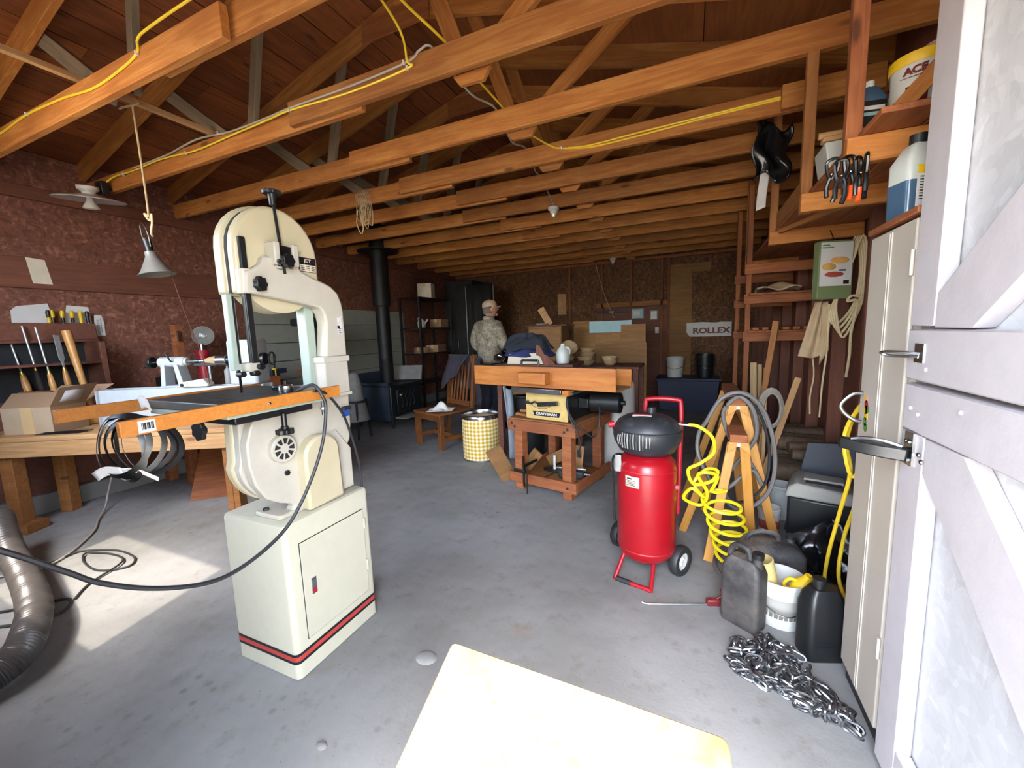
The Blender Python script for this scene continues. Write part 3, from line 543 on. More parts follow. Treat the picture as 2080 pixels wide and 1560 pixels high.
B().box(1.50, 1.72, .24, .43, 1.04, 1.40).build('headstock', 'lathe_white', lt, bev=.02); B().cyl((1.72, *AX), (1.75, *AX), .05, n=20).build('outboard_wheel', 'black', lt)
B().tube([(1.80+.0, AX[0]+.05*math.cos(a), AX[1]+.05*math.sin(a)) for a in [2*PI*i/20 for i in range(20)]], .007, closed=True).build('wheel_rim', 'black', lt)
B().cbox((1.585, .238, 1.14), (.05, .006, .02), (0, .6, 0)).build('switch', 'dark_steel', lt, bev=.002)
B().prism([(1.13, 1.042), (1.34, 1.042), (1.35, 1.06), (1.31, 1.105), (1.16, 1.085), (1.13, 1.08)], 'y', .22, .30).build('banjo', 'saw_cast', lt, bev=.006); B().cyl((1.15, .22, 1.06), (1.15, .214, 1.06), .012, n=12).build('banjo_bolt', 'dark_steel', lt)
B().cyl((1.30, .33, 1.08), (1.30, .33, 1.2), .012, n=12).build('rest_post', 'steel', lt); B().box(1.2, 1.38, .30, .315, 1.2, 1.225).build('tool_rest', 'dark_steel', lt, bev=.003)
tag(put(B().lathe([(.002, 0), (.016, .004), (.03, .04), (.036, .08), (.036, .1), (0, .1)], Matrix.Rotation(PI/2, 4, 'Y'), 20).build('turned_blank', 'bowl_wood'), bl(1.275, *AX), (0, 0, BR)), 'pale wooden cone being turned between the lathe centres', 'wood blank')
# cardboard box on the bench
cb = thing('cardboard_box', 'open brown cardboard box with tape and shipping label on bench end', 'box', bl(-.06, .085, .7515), BR-.03)
W_, D_, H_ = .36, .26, .2; t_ = .004
for a in ((0, W_, 0, t_, 0, H_), (0, W_, D_-t_, D_, 0, H_), (0, t_, t_, D_-t_, 0, H_), (W_-t_, W_, t_, D_-t_, 0, H_)): B().box(*a).build('side', 'cardboard_pale' if a[3] == t_ else 'cardboard', cb)
B().box(t_, W_-t_, t_, D_-t_, 0, t_).build('bottom', 'cardboard', cb); B().box(.01, W_-.01, .01, D_-.01, H_*.72, H_*.74).build('inner_lid', 'cardboard_pale', cb)
def flap(pts, mat='cardboard'): return B().add([*pts, *[(p[0], p[1]+.003, p[2]+.001) for p in pts]], [(0, 1, 2, 3), (7, 6, 5, 4), (0, 4, 5, 1), (1, 5, 6, 2), (2, 6, 7, 3), (3, 7, 4, 0)]).build('flap', mat, cb)
flap([(0, 0, H_), (W_, 0, H_), (W_+.01, .09, H_+.1), (.0, .09, H_+.1)]); flap([(0, D_, H_), (W_, D_, H_), (W_+.2, D_+.05, H_+.13), (.14, D_+.05, H_+.13)])
f_ = flap([(W_, D_, H_), (W_, 0, H_), (W_+.1, -.005, H_+.14), (W_+.12, D_, H_+.15)])
B().add([(W_+.03, .04, H_+.034), (W_+.03, .19, H_+.034), (W_+.09, .19, H_+.116), (W_+.09, .04, H_+.118)], [(0, 1, 2, 3)]).build('shipping_label', 'paper', f_, solid=.0015).location = (.004, 0, -.004)
B().box(.14, .225, -.0015, 0, .0, H_).build('tape', 'tape_tan', cb)
# flat steel strips
for k in range(3): tag(put(B().box(0, .30, 0, .03, 0, .004).build('steel_strip', 'dark_steel', bev=.001), bl(.2+.02*k, .035+.012*k, .7512+.0046*k), (0, 0, BR+.05+.03*k)), ('flat dark steel strip lying lowest in front of the cardboard box', 'flat dark steel strip in the middle of the pile by the cardboard box', 'flat dark steel strip on top of the pile by the cardboard box')[k], 'steel strip', 'steel strips')
# turning tool rack
rk = thing('tool_rack', 'low wooden rack at the bench corner holding turning chisels', 'tool rack', bl(0, 0, 0), BR)
B().box(-.27, .14, .40, .48, .752, .79).build('base', 'pine_dark', rk, bev=.003); B().box(-.27, -.02, .41, .47, 1.02, 1.04).build('top_rail', 'pine_dark', rk, bev=.003)
for x in (-.25, -.04): B().box(x, x+.02, .43, .45, .79, 1.02).build('upright', 'pine_dark', rk, bev=.002)
def chisel(label, x0, z0, x1, z1, L, hr, hm, kind, y=.45):
    d_ = (Vector((x1, 0, z1))-Vector((x0, 0, z0))).normalized(); t = thing('turning_chisel', label, 'chisel', bl(x0, y, z0), group='turning tools in the rack')
    t.rotation_euler = (Matrix.Rotation(BR, 3, 'Z') @ d_.to_track_quat('Z', 'Y').to_matrix()).to_euler(); T_ = (Vector((x1, 0, z1))-Vector((x0, 0, z0))).length
    B().lathe([(0, 0), (hr*.8, .003), (hr*.95, L*.25), (hr*.75, L*.45), (hr*1.05, L*.75), (hr*.75, L*.95), (hr*.5, L), (0, L)], n=16).build('handle', hm, t)
    B().cyl((0, 0, L*.93), (0, 0, L+.015), hr*.62, n=14).build('ferrule', 'brass', t)
    if kind == 'flat': B().prism([(-.006, L+.01), (.006, L+.01), (.008, L+.06), (.021, L+.09), (.021, T_), (-.021, T_-.006), (-.021, L+.09), (-.008, L+.06)], 'y', -.003, .003).build('blade', 'bright_steel', t)
    else: B().cyl((0, 0, L), (0, 0, T_), .007, .0075, n=10).build('blade', 'bright_steel', t)
    return t
chisel('turning gouge with a turned orange handle, leftmost in the rack', -.19, .79, -.30, 1.45, .40, .024, 'handle_wood', 'rod')
chisel('turning gouge with a thick dark brown handle and brass ferrule', -.09, .79, -.19, 1.57, .43, .021, 'dark_brown', 'rod')
chisel('slim steel gouge with a bulbous orange handle, third in the rack', .0, .79, -.09, 1.555, .40, .021, 'handle_wood', 'rod')
chisel('wide flat steel chisel with a faceted wooden handle', .11, .79, .055, 1.49, .42, .021, 'handle_wood', 'flat')
t = thing('mallet', 'plain orange wooden mallet handle leaning in the rack', 'mallet', bl(.25, .45, .7512)); B().cyl((0, 0, .04), (-.10, -.05, .77), .017, .03, n=16).build('handle', 'handle_wood', t); B().box(-.03, .05, -.06, .06, 0, .08).build('head', 'handle_wood', t, bev=.01)
# ---------------------------------------------------------------- left wall fittings
cu = thing('wall_cubby', 'dark brown wall rack with ledge and divider above the bench', 'rack', (XL, 0, 0))
B().box(.002, .07, .3, 1.88, 1.455, 1.595).build('ledge_board', 'brown_board', cu, bev=.003); B().box(.002, .1, .3, 1.88, 1.43, 1.454).build('ledge', 'brown_board', cu, bev=.003)
B().box(.002, .3, 1.80, 1.84, .95, 1.43).build('divider', 'brown_board', cu, bev=.003); B().box(.002, .28, .5, 1.80, 1.24, 1.26).build('shelf', 'brown_board', cu, bev=.002); B().box(.001, .012, .5, 1.8, .96, 1.43).build('back_panel', 'black_matte', cu)
SDL = ['black-tipped yellow screwdriver farthest left on the wall ledge', 'yellow and black screwdriver, second from left on the wall ledge', 'yellow and black screwdriver, third from left on the wall ledge', 'small yellow and black screwdriver, fourth from left on the ledge', 'amber handled screwdriver, fifth from left on the wall ledge', 'black handled screwdriver at the right end of the wall ledge']
for k, (y, m1, m2) in enumerate(((1.60, 'black', 'yellow'), (1.625, 'yellow', 'black'), (1.685, 'yellow', 'black'), (1.745, 'yellow', 'black'), (1.80, 'yellow', 'yellow'), (1.845, 'black', 'black'))):
    s_ = thing('screwdriver', SDL[k], 'screwdriver', (XL+.045, y, 1.52), group='screwdrivers on the ledge')
    B().cyl((0, 0, 0), (0, 0, .085), .004, n=8).build('shaft', 'steel', s_); B().lathe([(0, .08), (.011, .08), (.013, .1), (.012, .125), (0, .125)], n=10).build('collar', m2, s_); B().lathe([(0, .124), (.012, .124), (.015, .14), (.015, .17), (.01, .185), (0, .186)], n=10).build('grip', m1, s_)
def wallsheet(name, label, cat, pts, mat='paper'):
    o = B().prism(pts, 'x', 0, .002).build(name, mat); o.location = (XL+.0015, 0, 0); return tag(o, label, cat)
wallsheet('paper_sheet', 'large torn white paper tacked behind the yellow screwdrivers', 'paper', [(1.40, 1.60), (1.645, 1.60), (1.62, 1.765), (1.44, 1.735), (1.405, 1.70)])
wallsheet('paper_sheet', 'smaller white paper tacked behind the black screwdriver', 'paper', [(1.70, 1.60), (1.885, 1.60), (1.875, 1.745), (1.735, 1.755)])
wallsheet('wall_card', 'yellowed blister card pinned to the dark band above the bench', 'card', [(1.55, 1.925), (1.665, 1.925), (1.64, 2.125), (1.53, 2.135)], 'paper_old').location = (XL+.0295, 0, 0)
th = thing('wall_thermometer', 'white outdoor thermometer strip fixed to the left wall', 'thermometer', (XL+.0015, 1.935, 1.575)); B().prism([(-.025, -.09), (.03, -.09), (.034, .03), (.02, .1), (-.03, .1), (-.036, .03)], 'x', 0, .008).build('body', 'white_plastic', th, bev=.002)
for k in range(14): B().box(.008, .009, -.02, -.006+.004*(k % 2), -.07+.01*k, -.067+.01*k).build('scale_mark', 'black', th)
B().cyl((.009, .008, -.06), (.009, .008, .07), .0025, n=6).build('tube', 'dark_steel', th)
# wall bench behind the lathe
wbn = thing('wall_bench', 'cluttered brown bench along the left wall behind the lathe', 'workbench', (XL, 0, 0))
B().box(.1, .62, 2.15, 3.3, .86, .91).build('top', 'stand_wood', wbn, bev=.004)
for y in (2.2, 3.2):
    for x in (.14, .53): B().box(x, x+.08, y, y+.08, 0, .86).build('leg', 'stand_wood', wbn, bev=.004)
B().box(.5, .62, 2.15, 3.3, .72, .86).build('apron', 'stand_wood', wbn, bev=.004)
po = thing('bench_post', 'square wooden post standing on the wall bench by the lamp', 'post', (-4.72, 2.38, .911)); B().box(-.035, .035, -.035, .035, 0, .66).build('post', 'stand_wood', po, bev=.003); B().box(.035, .06, -.02, .0, .5, .6).build('hook', 'steel', po)
vi = thing('bench_vise', 'black iron bench vise on the wall bench left of the post', 'vise', (-4.72, 2.22, .911)); B().cyl((0, 0, 0), (0, 0, .06), .06, .05, n=16).build('base', 'black', vi); B().box(-.05, .06, -.05, .05, .06, .16).build('body', 'black', vi, bev=.01); B().box(.062, .1, -.05, .05, .07, .17).build('jaw', 'black', vi, bev=.008); B().cyl((.1, 0, .1), (.17, 0, .1), .012, n=10).build('screw', 'steel', vi); B().cyl((.165, -.07, .1), (.165, .07, .1), .006, n=8).build('handle', 'steel', vi)
cl_ = thing('clamp_lamp', 'clear glass flood bulb lamp clamped above the wall bench', 'lamp', (-4.72, 2.62, 1.46)); q_ = Vector((.75, -.62, .05)).to_track_quat('Z', 'Y').to_euler(); cl_.rotation_euler = q_
B().lathe([(.02, -.1), (.03, -.08), (.06, -.03), (.095, .0), (.1, .01), (.094, .012), (.05, -.02), (.02, -.06)], n=28).build('reflector', 'lamp_metal', cl_); B().lathe([(.094, .008), (.07, .022), (.03, .03), (0, .032)], n=24).build('lens', 'clear_glass', cl_); B().sph((0, 0, -.02), (.02, .02, .03)).build('filament_bulb', 'lens_glass', cl_); B().cyl((0, 0, -.2), (0, 0, -.09), .03, n=14).build('socket', 'black', cl_)
B().tube([(0, 0, -.2), (-.02, -.05, -.23), (-.03, -.1, -.22), (-.03, -.2, -.2)], .008, k=4).build('arm', 'black', cl_)
rj = thing('bottle_jack', 'red hydraulic bottle jack on the wall bench under the lamp', 'jack', (-4.66, 2.56, .911)); B().box(-.06, .06, -.06, .06, 0, .03).build('base', 'red', rj, bev=.005); B().cyl((0, 0, .03), (0, 0, .34), .058, .045, n=20).build('body', 'red', rj); B().cyl((0, 0, .34), (0, 0, .40), .062, n=20).build('collar', 'red', rj, bev=.004); B().cyl((0, 0, .4), (0, 0, .46), .02, n=12).build('ram', 'steel', rj)
dp_ = thing('spray_can', 'white aerosol can standing on the wall bench', 'can', (-4.6, 2.75, .911)); B().lathe([(0, 0), (.033, 0), (.033, .17), (.02, .19), (0, .19)], n=18).build('body', 'white_plastic', dp_); B().cyl((0, 0, .19), (0, 0, .225), .012, n=10).build('nozzle', 'white', dp_)
mt = thing('mini_grinder', 'black bench grinder with steel wheel guard on the wall bench', 'grinder', (-4.62, 2.98, .911)); B().cyl((0, -.1, .12), (0, .1, .12), .06, n=20).build('motor', 'black', mt, bev=.006); B().box(-.06, .06, -.07, .07, 0, .07).build('base', 'black', mt, bev=.006)
for y in (-.13, .13): B().cyl((0, y-.018, .12), (0, y+.018, .12), .085, n=24).build('wheel', 'dark_steel', mt, bev=.003); B().tube([(0+.09*math.cos(a), y, .12+.09*math.sin(a)) for a in [PI*i/10 for i in range(11)]], .012).build('guard', 'black', mt)
pn = thing('hand_plane', 'dark metal hand plane lying at the end of the wall bench', 'hand plane', (-4.58, 3.16, .911)); B().box(-.03, .03, -.11, .11, 0, .035).build('body', 'dark_steel', pn, bev=.004); B().cyl((0, -.07, .035), (0, -.07, .07), .012, .018, n=12).build('knob', 'brown_board', pn); B().tube([(0, .05, .03), (0, .06, .07), (0, .085, .1)], .012, k=3).build('tote', 'brown_board', pn)
cl2 = thing('bar_clamp', 'blue and yellow quick clamp standing up by the grey siding', 'clamp', (-4.52, 3.24, .911)); B().cyl((0, 0, 0), (0, 0, .34), .008, n=8).build('bar', 'black', cl2); B().box(-.02, .02, -.06, .05, .05, .13).build('body', 'navy', cl2, bev=.01); B().box(-.022, .022, -.02, .0, .05, .15).build('trigger', 'yellow', cl2, bev=.004); B().box(-.02, .02, .03, .14, .08, .14).build('jaw', 'navy', cl2, bev=.01)
bv = thing('wooden_vise_block', 'reddish wooden vise block at the end of the wall bench', 'vise', (-4.38, 3.1, 0)); B().box(-.06, .06, -.15, .05, .78, .98).build('jaw', 'stand_wood', bv, bev=.006); B().box(-.04, .04, -.09, -.02, 0, .78).build('stem', 'stand_wood', bv, bev=.004); B().cyl((.06, -.05, .84), (.11, -.05, .84), .02, n=12).build('screw', 'dark_steel', bv)
# drill press against the siding
dp = thing('drill_press', 'dark grey drill press standing against the grey siding', 'drill press', (-4.62, 3.86, 0)); B().box(-.2, .2, -.2, .2, .001, .05).build('base', 'stove_black', dp, bev=.01); B().cyl((-.05, 0, .05), (-.05, 0, 1.3), .042, n=18).build('column', 'pipe_black', dp)
B().box(-.1, .22, -.12, .12, 1.3, 1.56).build('head', 'dark_steel', dp, bev=.04); B().box(-.2, .25, -.14, .14, 1.56, 1.66).build('belt_cover', 'stove_black', dp, bev=.03); B().cyl((.15, 0, 1.12), (.15, 0, 1.3), .025, .035, n=14).build('quill', 'steel', dp); B().box(-.1, .3, -.18, .18, .95, .985).build('table', 'stand_wood', dp, bev=.004); B().cyl((-.05, 0, .86), (-.05, 0, .95), .065, n=16).build('table_clamp', 'dark_steel', dp)
B().cyl((.13, -.12, 1.42), (.13, -.17, 1.42), .02, n=10).build('feed_hub', 'steel', dp)
for a in (.4, 2.5, 4.6): B().cyl((.13, -.16, 1.42), (.13+.12*math.cos(a), -.16, 1.42+.12*math.sin(a)), .006, n=8).build('feed_handle', 'steel', dp)
bk = thing('paint_pail', 'white plastic pail on a crate beside the drill press', 'bucket', (-4.4, 3.48, .60)); B().lathe([(0, 0), (.085, 0), (.098, .2), (.103, .2), (.103, .22), (.09, .22), (.08, .02)], n=24).build('body', 'white_plastic', bk); B().lathe([(.0945, .06), (.0985, .13)], n=24).build('band', 'dark_steel', bk)
cr = thing('crate', 'dark wooden crate carrying the white pail by the siding', 'crate', (-4.4, 3.48, 0)); 
for z in (.02, .17, .32, .46): 
    for s in (-1, 1): B().box(-.13, .13, s*.13-.008, s*.13+.008, z, z+.11).build('slat', 'brown_board', cr); B().box(s*.13-.008, s*.13+.008, -.12, .12, z, z+.11).build('slat', 'brown_board', cr)
B().box(-.14, .14, -.14, .14, .575, .598).build('lid', 'brown_board', cr)
# under the bench
lp = tag(put(B().box(0, .55, 0, .012, 0, .62).build('leaning_board', 'stand_wood', bev=.002), (-4.02, 1.95, .002), (-.75, 0, .75)), 'brown plywood offcut leaning on the floor behind the bandsaw', 'board')
br = thing('broom', 'teal broom head with straw bristles under the bench', 'broom', (-4.2, 2.55, 0), .6); B().prism([(-.16, 0), (.16, 0), (.1, .2), (-.1, .2)], 'y', -.02, .02).build('bristles', 'straw', br); B().prism([(-.1, .2), (.1, .2), (.05, .3), (-.05, .3)], 'y', -.025, .025).build('head', 'teal', br, bev=.006); B().cyl((0, 0, .3), (.04, .0, .8), .012, n=10).build('handle', 'straw', br)
# ---------------------------------------------------------------- ceiling lamp, hanging lamp, cords
la = thing('barn_lamp', 'white enamel disc lamp with bulb under the second truss', 'lamp', (-4.60, 1.83, 2.60)); B().box(-.05, .05, .07, .12, .055, .16).build('junction_box', 'black', la, bev=.004); B().lathe([(.0, .1), (.07, .1), (.07, .075), (.045, .055), (.04, .03), (0, .03)], n=24).build('porcelain_base', 'white', la); B().lathe([(.03, .045), (.08, .03), (.225, .0), (.23, -.006), (.222, -.006), (.08, .02), (.03, .035)], n=36).build('shade', 'white', la)
B().lathe([(.02, .03), (.024, -.01), (.05, -.055), (.055, -.07), (.045, -.078), (0, -.08)], n=22).build('bulb', 'lens_glass', la); B().cyl((0, .1, .1), (0, .14, .12), .03, n=10).build('mount', 'black', la); la.rotation_euler = (.08, .12, 0)
bt = tag(board('batten', (-3.16, .05, 2.868), (-3.16, 2.15, 2.868), .03, .035, 'pine', bev=.002), 'thin pale batten laid across the trusses above the hanging lamp', 'batten')
rp = thing('lamp_rope', 'thin tan rope tied to the batten holding the hanging lamp', 'rope', (0, 0, 0))
B().tube([(-3.17, 1.54, 2.885), (-3.175, 1.535, 2.84), (-3.20, 1.55, 2.6), (-3.26, 1.58, 2.35), (-3.285, 1.59, 2.22)], .006, k=4).build('line', 'rope', rp)
B().tube([(-3.16, 1.54, 2.888), (-3.14, 1.55, 2.86), (-3.17, 1.53, 2.845), (-3.21, 1.50, 2.83), (-3.23, 1.49, 2.82)], .006, k=4).build('tail', 'rope', rp)
B().tube([(-3.285, 1.59, 2.22), (-3.31, 1.58, 2.24), (-3.30, 1.60, 2.2), (-3.25, 1.59, 2.23), (-3.235, 1.58, 2.17), (-3.26, 1.58, 2.12), (-3.29, 1.60, 2.1)], .007, k=5).build('knot', 'rope_pale', rp)
hl = thing('hanging_lamp', 'grey metal reflector lamp hanging on the tan rope', 'lamp', (-3.30, 1.6, 1.85), rot=(.1, -.12, 0)); B().lathe([(.03, .15), (.033, .12), (.05, .085), (.085, .02), (.105, 0), (.1, 0), (.05, .075), (.028, .115)], n=30).build('reflector', 'lamp_metal', hl); B().cyl((0, 0, .15), (0, 0, .235), .022, .026, n=16).build('socket', 'black', hl); B().lathe([(.0, .02), (.045, .03), (.05, .05), (.02, .11)], n=18).build('bulb', 'lens_glass', hl)
B().tube([(.026, 0, .18), (.04, 0, .27), (.015, 0, .33), (-.02, 0, .32), (-.03, 0, .25), (-.024, 0, .19)], .0035, k=4).build('wire_hook', 'steel', hl)
tag(B().tube([(-3.255, 1.66, 1.855), (-3.33, 1.75, 1.6), (-3.42, 1.87, 1.3), (-3.47, 1.93, 1.06)], .003, k=5).build('brown_cable', 'brown_board'), 'thin brown cord dropping from the hanging lamp to the lathe', 'cord')
def cord(label, pts, r, mat, k=5, name='electric_cord'): return tag(B().tube(pts, r, k=k).build(name, mat), label, 'cord')
cA = thing('electric_cord', 'yellow cord clipped along the second truss from the doorway', 'cord'); Y_ = 1.262
B().tube([(-4.9, Y_, 2.82), (-4.245, Y_, 2.79), (-3.787, Y_, 2.81), (-3.312, Y_, 2.79), (-2.957, Y_, 2.755), (-2.674, Y_, 2.77), (-2.509, Y_, 2.80), (-2.483, Y_-.002, 2.855), (-2.35, 1.25, 2.862), (-1.957, 1.245, 2.868), (-1.5, 1.25, 2.868), (-1.25, 1.28, 2.872)], .006, k=5).build('cable', 'yellow_cord', cA)
cB = thing('electric_cord', 'yellow cord clipped along the third truss to the enamel lamp', 'cord'); Y2 = 1.928
B().tube([(-4.56, 1.92, 2.74), (-4.45, Y2+.02, 2.79), (-4.19, Y2+.03, 2.79), (-3.761, Y2+.03, 2.80), (-3.323, Y2+.03, 2.775), (-2.924, Y2+.03, 2.79), (-2.5, Y2+.01, 2.79), (-2.292, Y2, 2.79), (-1.807, Y2, 2.77), (-1.393, Y2, 2.785), (-1.38, 1.9, 2.80), (-1.30, 1.75, 2.83), (-1.27, 1.5, 2.87), (-1.26, 1.33, 2.875)], .0058, k=5).build('cable', 'yellow_cord', cB)
cC = thing('electric_cord', 'thick yellow cord crossing the truss tops then following the fifth truss', 'cord'); Y3 = 3.238
B().tube([(-1.215, 1.30, 2.875), (-1.21, 1.64, 2.866), (-1.185, 1.97, 2.872), (-1.18, 2.3, 2.866), (-1.178, 2.66, 2.872), (-1.15, 2.95, 2.85), (-1.033, Y3-.02, 2.815), (-.953, Y3, 2.79), (-.722, Y3, 2.752), (-.365, Y3, 2.757), (.052, Y3, 2.777), (.52, Y3, 2.79)], .0065, k=5).build('cable', 'yellow_cord', cC)
B().tube([(-.9, Y3, 2.782), (-.722, Y3-.002, 2.765), (-.365, Y3-.002, 2.778), (.03, Y3-.004, 2.787), (.52, Y3-.004, 2.80)], .006, k=5).build('return_run', 'yellow_cord', cC)
cD = thing('electric_cord', 'grey cord beside the yellow one along the third truss', 'cord')
B().tube([(-4.174, Y2+.03, 2.81), (-3.689, Y2+.03, 2.815), (-3.3, Y2+.03, 2.845), (-2.92, Y2+.03, 2.815), (-2.5, Y2+.012, 2.805), (-2.291, Y2, 2.803), (-1.803, Y2, 2.80), (-1.401, Y2, 2.815), (-1.32, Y2+.005, 2.852), (-1.26, 1.98, 2.868), (-1.23, 2.3, 2.80), (-1.22, 2.64, 2.863), (-1.25, 2.95, 2.79), (-1.26, 3.27, 2.862), (-1.3, 3.6, 2.80), (-1.36, 3.86, 2.862), (-1.38, 4.3, 2.76), (-1.38, 4.39, 2.71)], .006, k=5).build('cable', 'grey_cord', cD)
for c_, pts in ((cA, ((-3.76, Y_, 2.812), (-2.51, Y_, 2.80), (-4.4, Y_, 2.795))), (cB, ((-4.32, Y2+.028, 2.79), (-3.45, Y2+.028, 2.782), (-2.3, Y2, 2.79), (-1.40, Y2, 2.787))), (cC, ((-.95, Y3, 2.79), (.05, Y3, 2.782))), (cD, ((-3.05, Y2+.03, 2.833), (-1.42, Y2, 2.818)))):
    for p in pts: B().box(p[0]-.006, p[0]+.006, p[1]-.009, p[1]+.008, p[2]-.011, p[2]+.011).build('staple', 'white', c_, bev=.003)
hr = thing('rope_bundle', 'bundle of tan rope loops hanging from the fifth truss', 'rope', (-3.04, 3.312, 2.70))
for k in range(7):
    x = -.06+.02*k; B().tube([(x, .0, .143), (x, -.034, .10), (x+.01, -.036, .02), (x+.03*math.sin(k), -.04, -.12-.02*(k % 3)), (x+.05+.02*math.cos(k*2), -.04, -.17-.025*(k % 4)), (x+.08, -.036, -.08), (x+.05, -.036, .06), (x+.02, -.034, .12), (x+.02, .0, .144)], .0042, k=4).build('loop', 'rope', hr)
B().tube([(-.04, -.04, -.05), (-.06, -.05, -.16), (-.03, -.05, -.26), (0, -.05, -.28), (.02, -.05, -.22), (-.01, -.045, -.1)], .0045, k=5).build('end_loop', 'rope_pale', hr)
for k, (x, y, lb) in enumerate(((-1.38, 4.36, 'white porcelain lampholder under the seventh truss mid ceiling'), (-1.37, 7.93, 'small white bulb holder near the back wall ceiling'))):
    p_ = thing('lampholder', lb, 'lamp', (x, y, 2.63)); B().lathe([(0, .07), (.06, .07), (.06, .045), (.04, .03), (.035, .0), (0, .0)], n=20).build('base', 'white', p_); B().lathe([(.0, -.035), (.02, -.03), (.028, 0)], n=14).build('bulb', 'lens_glass', p_)
# ---------------------------------------------------------------- floor cords and vacuum hose
vh = thing('vacuum_hose', 'ribbed dark grey shop vacuum hose curving at lower left', 'hose'); HP = smooth_path([(-4.1, .93, .3), (-3.75, .86, .2), (-3.4, .81, .14), (-3.02, .735, .13), (-2.78, .665, .13), (-2.57, .56, .11), (-2.52, .44, .085), (-2.52, .28, .068)], 70)
B().tube(HP, lambda t: .06+.0045*math.sin(t*2*PI*95), n=16).build('hose', 'vac_hose', vh)
cord('thin grey cord running along the floor from the bench legs', [(-4.66, 1.72, .3), (-4.6, 1.64, .12), (-4.5, 1.57, .03), (-4.3, 1.45, .012), (-4.066, 1.336, .012), (-3.794, 1.112, .012), (-3.72, .98, .012), (-3.76, .9, .012), (-3.9, .75, .012), (-4.1, .6, .012)], .0065, 'grey_cord')
cord('black cord coiled in a loose loop in the floor sunlight', [(-3.9, .70, .008), (-3.75, .98, .014), (-3.773, 1.152, .008), (-3.60, 1.24, .008), (-3.471, 1.264, .008), (-3.292, 1.25, .008), (-3.205, 1.178, .008), (-3.331, 1.086, .008), (-3.565, 1.103, .008), (-3.68, 1.16, .015), (-3.5, 1.22, .008), (-3.3, 1.19, .015), (-3.2, 1.0, .008), (-3.08, .893, .008)], .006, 'rubber')
cord('black cord looping out from under the vacuum hose', [(-3.6, .5, .008), (-3.35, .66, .008), (-3.2, .80, .008), (-3.12, .88, .008), (-3.02, .85, .008), (-2.99, .79, .008), (-3.06, .70, .008), (-3.2, .6, .008), (-3.4, .45, .008)], .0075, 'rubber')
# ================================================================ MIDDLE AND BACK
def skin(name, verts, edges, radii, mat, parent=None, sub=2, root=0):
    me = bpy.data.meshes.new(name); me.from_pydata(verts, edges, []); o = bpy.data.objects.new(name, me); COL.objects.link(o); me.materials.append(MATS[mat])
    if parent is not None: o.parent = parent
    q = o.modifiers.new('skin', 'SKIN'); q.use_smooth_shade = True; sv = me.skin_vertices[0].data
    for i, r in enumerate(radii): sv[i].radius = r if isinstance(r, tuple) else (r, r); sv[i].use_root = (i == root)
    s = o.modifiers.new('sub', 'SUBSURF'); s.levels = sub; s.render_levels = sub; return o
def drape(name, mat, parent, fn, nu=24, nv=20, solid=.006): return B().grid(fn, nu, nv).build(name, mat, parent, solid=solid, ang=80)
# wood stove and flue
st = thing('wood_stove', 'dark cast iron wood stove on legs near the left wall', 'stove')
B().box(-4.78, -4.06, 4.69, 5.42, .2, .63).build('body', 'stove_black', st, bev=.015); B().box(-4.80, -4.03, 4.66, 5.46, .63, .66).build('top_plate', 'stove_black', st, bev=.008); B().box(-4.80, -4.76, 4.66, 5.46, .2, .82).build('heat_shield', 'stove_blue', st, bev=.004); B().box(-4.76, -4.09, 4.672, 4.688, .13, .70).build('side_panel', 'stove_blue', st, bev=.003)
for x in (-4.74, -4.1):
    for y in (4.73, 5.38): B().cyl((x, y, .001), (x, y, .2), .022, .04, n=10).build('leg', 'stove_black', st)
d_ = B().box(-4.058, -4.035, 4.8, 5.3, .24, .58).build('door', 'stove_black', st, bev=.008); B().sph((-4.02, 4.86, .50), .022).build('door_knob', 'brass', d_)
for k in range(4): B().tube([(-4.033, 4.9+.09*k, .3), (-4.03, 4.93+.09*k, .38), (-4.03, 4.89+.09*k, .45), (-4.033, 4.93+.09*k, .52)], .006, k=4).build('scrollwork', 'stove_black', d_)
B().box(-4.03, -3.82, 4.72, 5.3, .165, .18).build('hearth_plate', 'cooler_grey', st, bev=.004)
fp = thing('stove_pipe', 'black stove pipe rising to the ceiling collar', 'stove pipe', (-4.42, 5.05, 0)); B().lathe([(.105, .662), (.105, 1.02), (.108, 1.03), (.108, 1.06), (.105, 1.07), (.105, 1.85)], n=28).build('lower_pipe', 'pipe_black', fp); B().lathe([(.105, 1.85), (.135, 1.86), (.135, 2.69)], n=28).build('insulated_pipe', 'pipe_black', fp); B().lathe([(.13, 2.685), (.31, 2.675), (.31, 2.69), (.13, 2.70)], n=32).build('ceiling_collar', 'pipe_black', fp); B().cyl((.09, -.05, .95), (.16, -.09, .95), .012, n=8).build('damper_handle', 'steel', fp); B().lathe([(.13, 2.70), (.13, 3.3)], n=20).build('attic_pipe', 'pipe_black', fp)
tag(put(B().box(-.28, .28, 0, .03, 0, .24).build('tin_panel', 'grey_leather', bev=.003), (-4.28, 5.3, .68), (-.35, 0, .25)), 'dull grey tin sheet leaning on top of the stove', 'sheet')
ap = thing('apron_stool', 'grey leather apron draped over a low stool by the stove', 'stool', (-4.22, 4.16, 0))
for x in (-.1, .1):
    for y in (-.1, .1): B().cyl((x*1.15, y*1.15, .001), (x, y, .5), .015, n=8).build('leg', 'stove_black', ap)
B().cyl((0, 0, .5), (0, 0, .53), .15, n=20).build('seat', 'stove_black', ap); B().lathe([(0, .92), (.05, .90), (.08, .8), (.11, .55), (.165, .26), (.17, .25)], n=26).build('apron', 'grey_leather', ap, solid=.004)
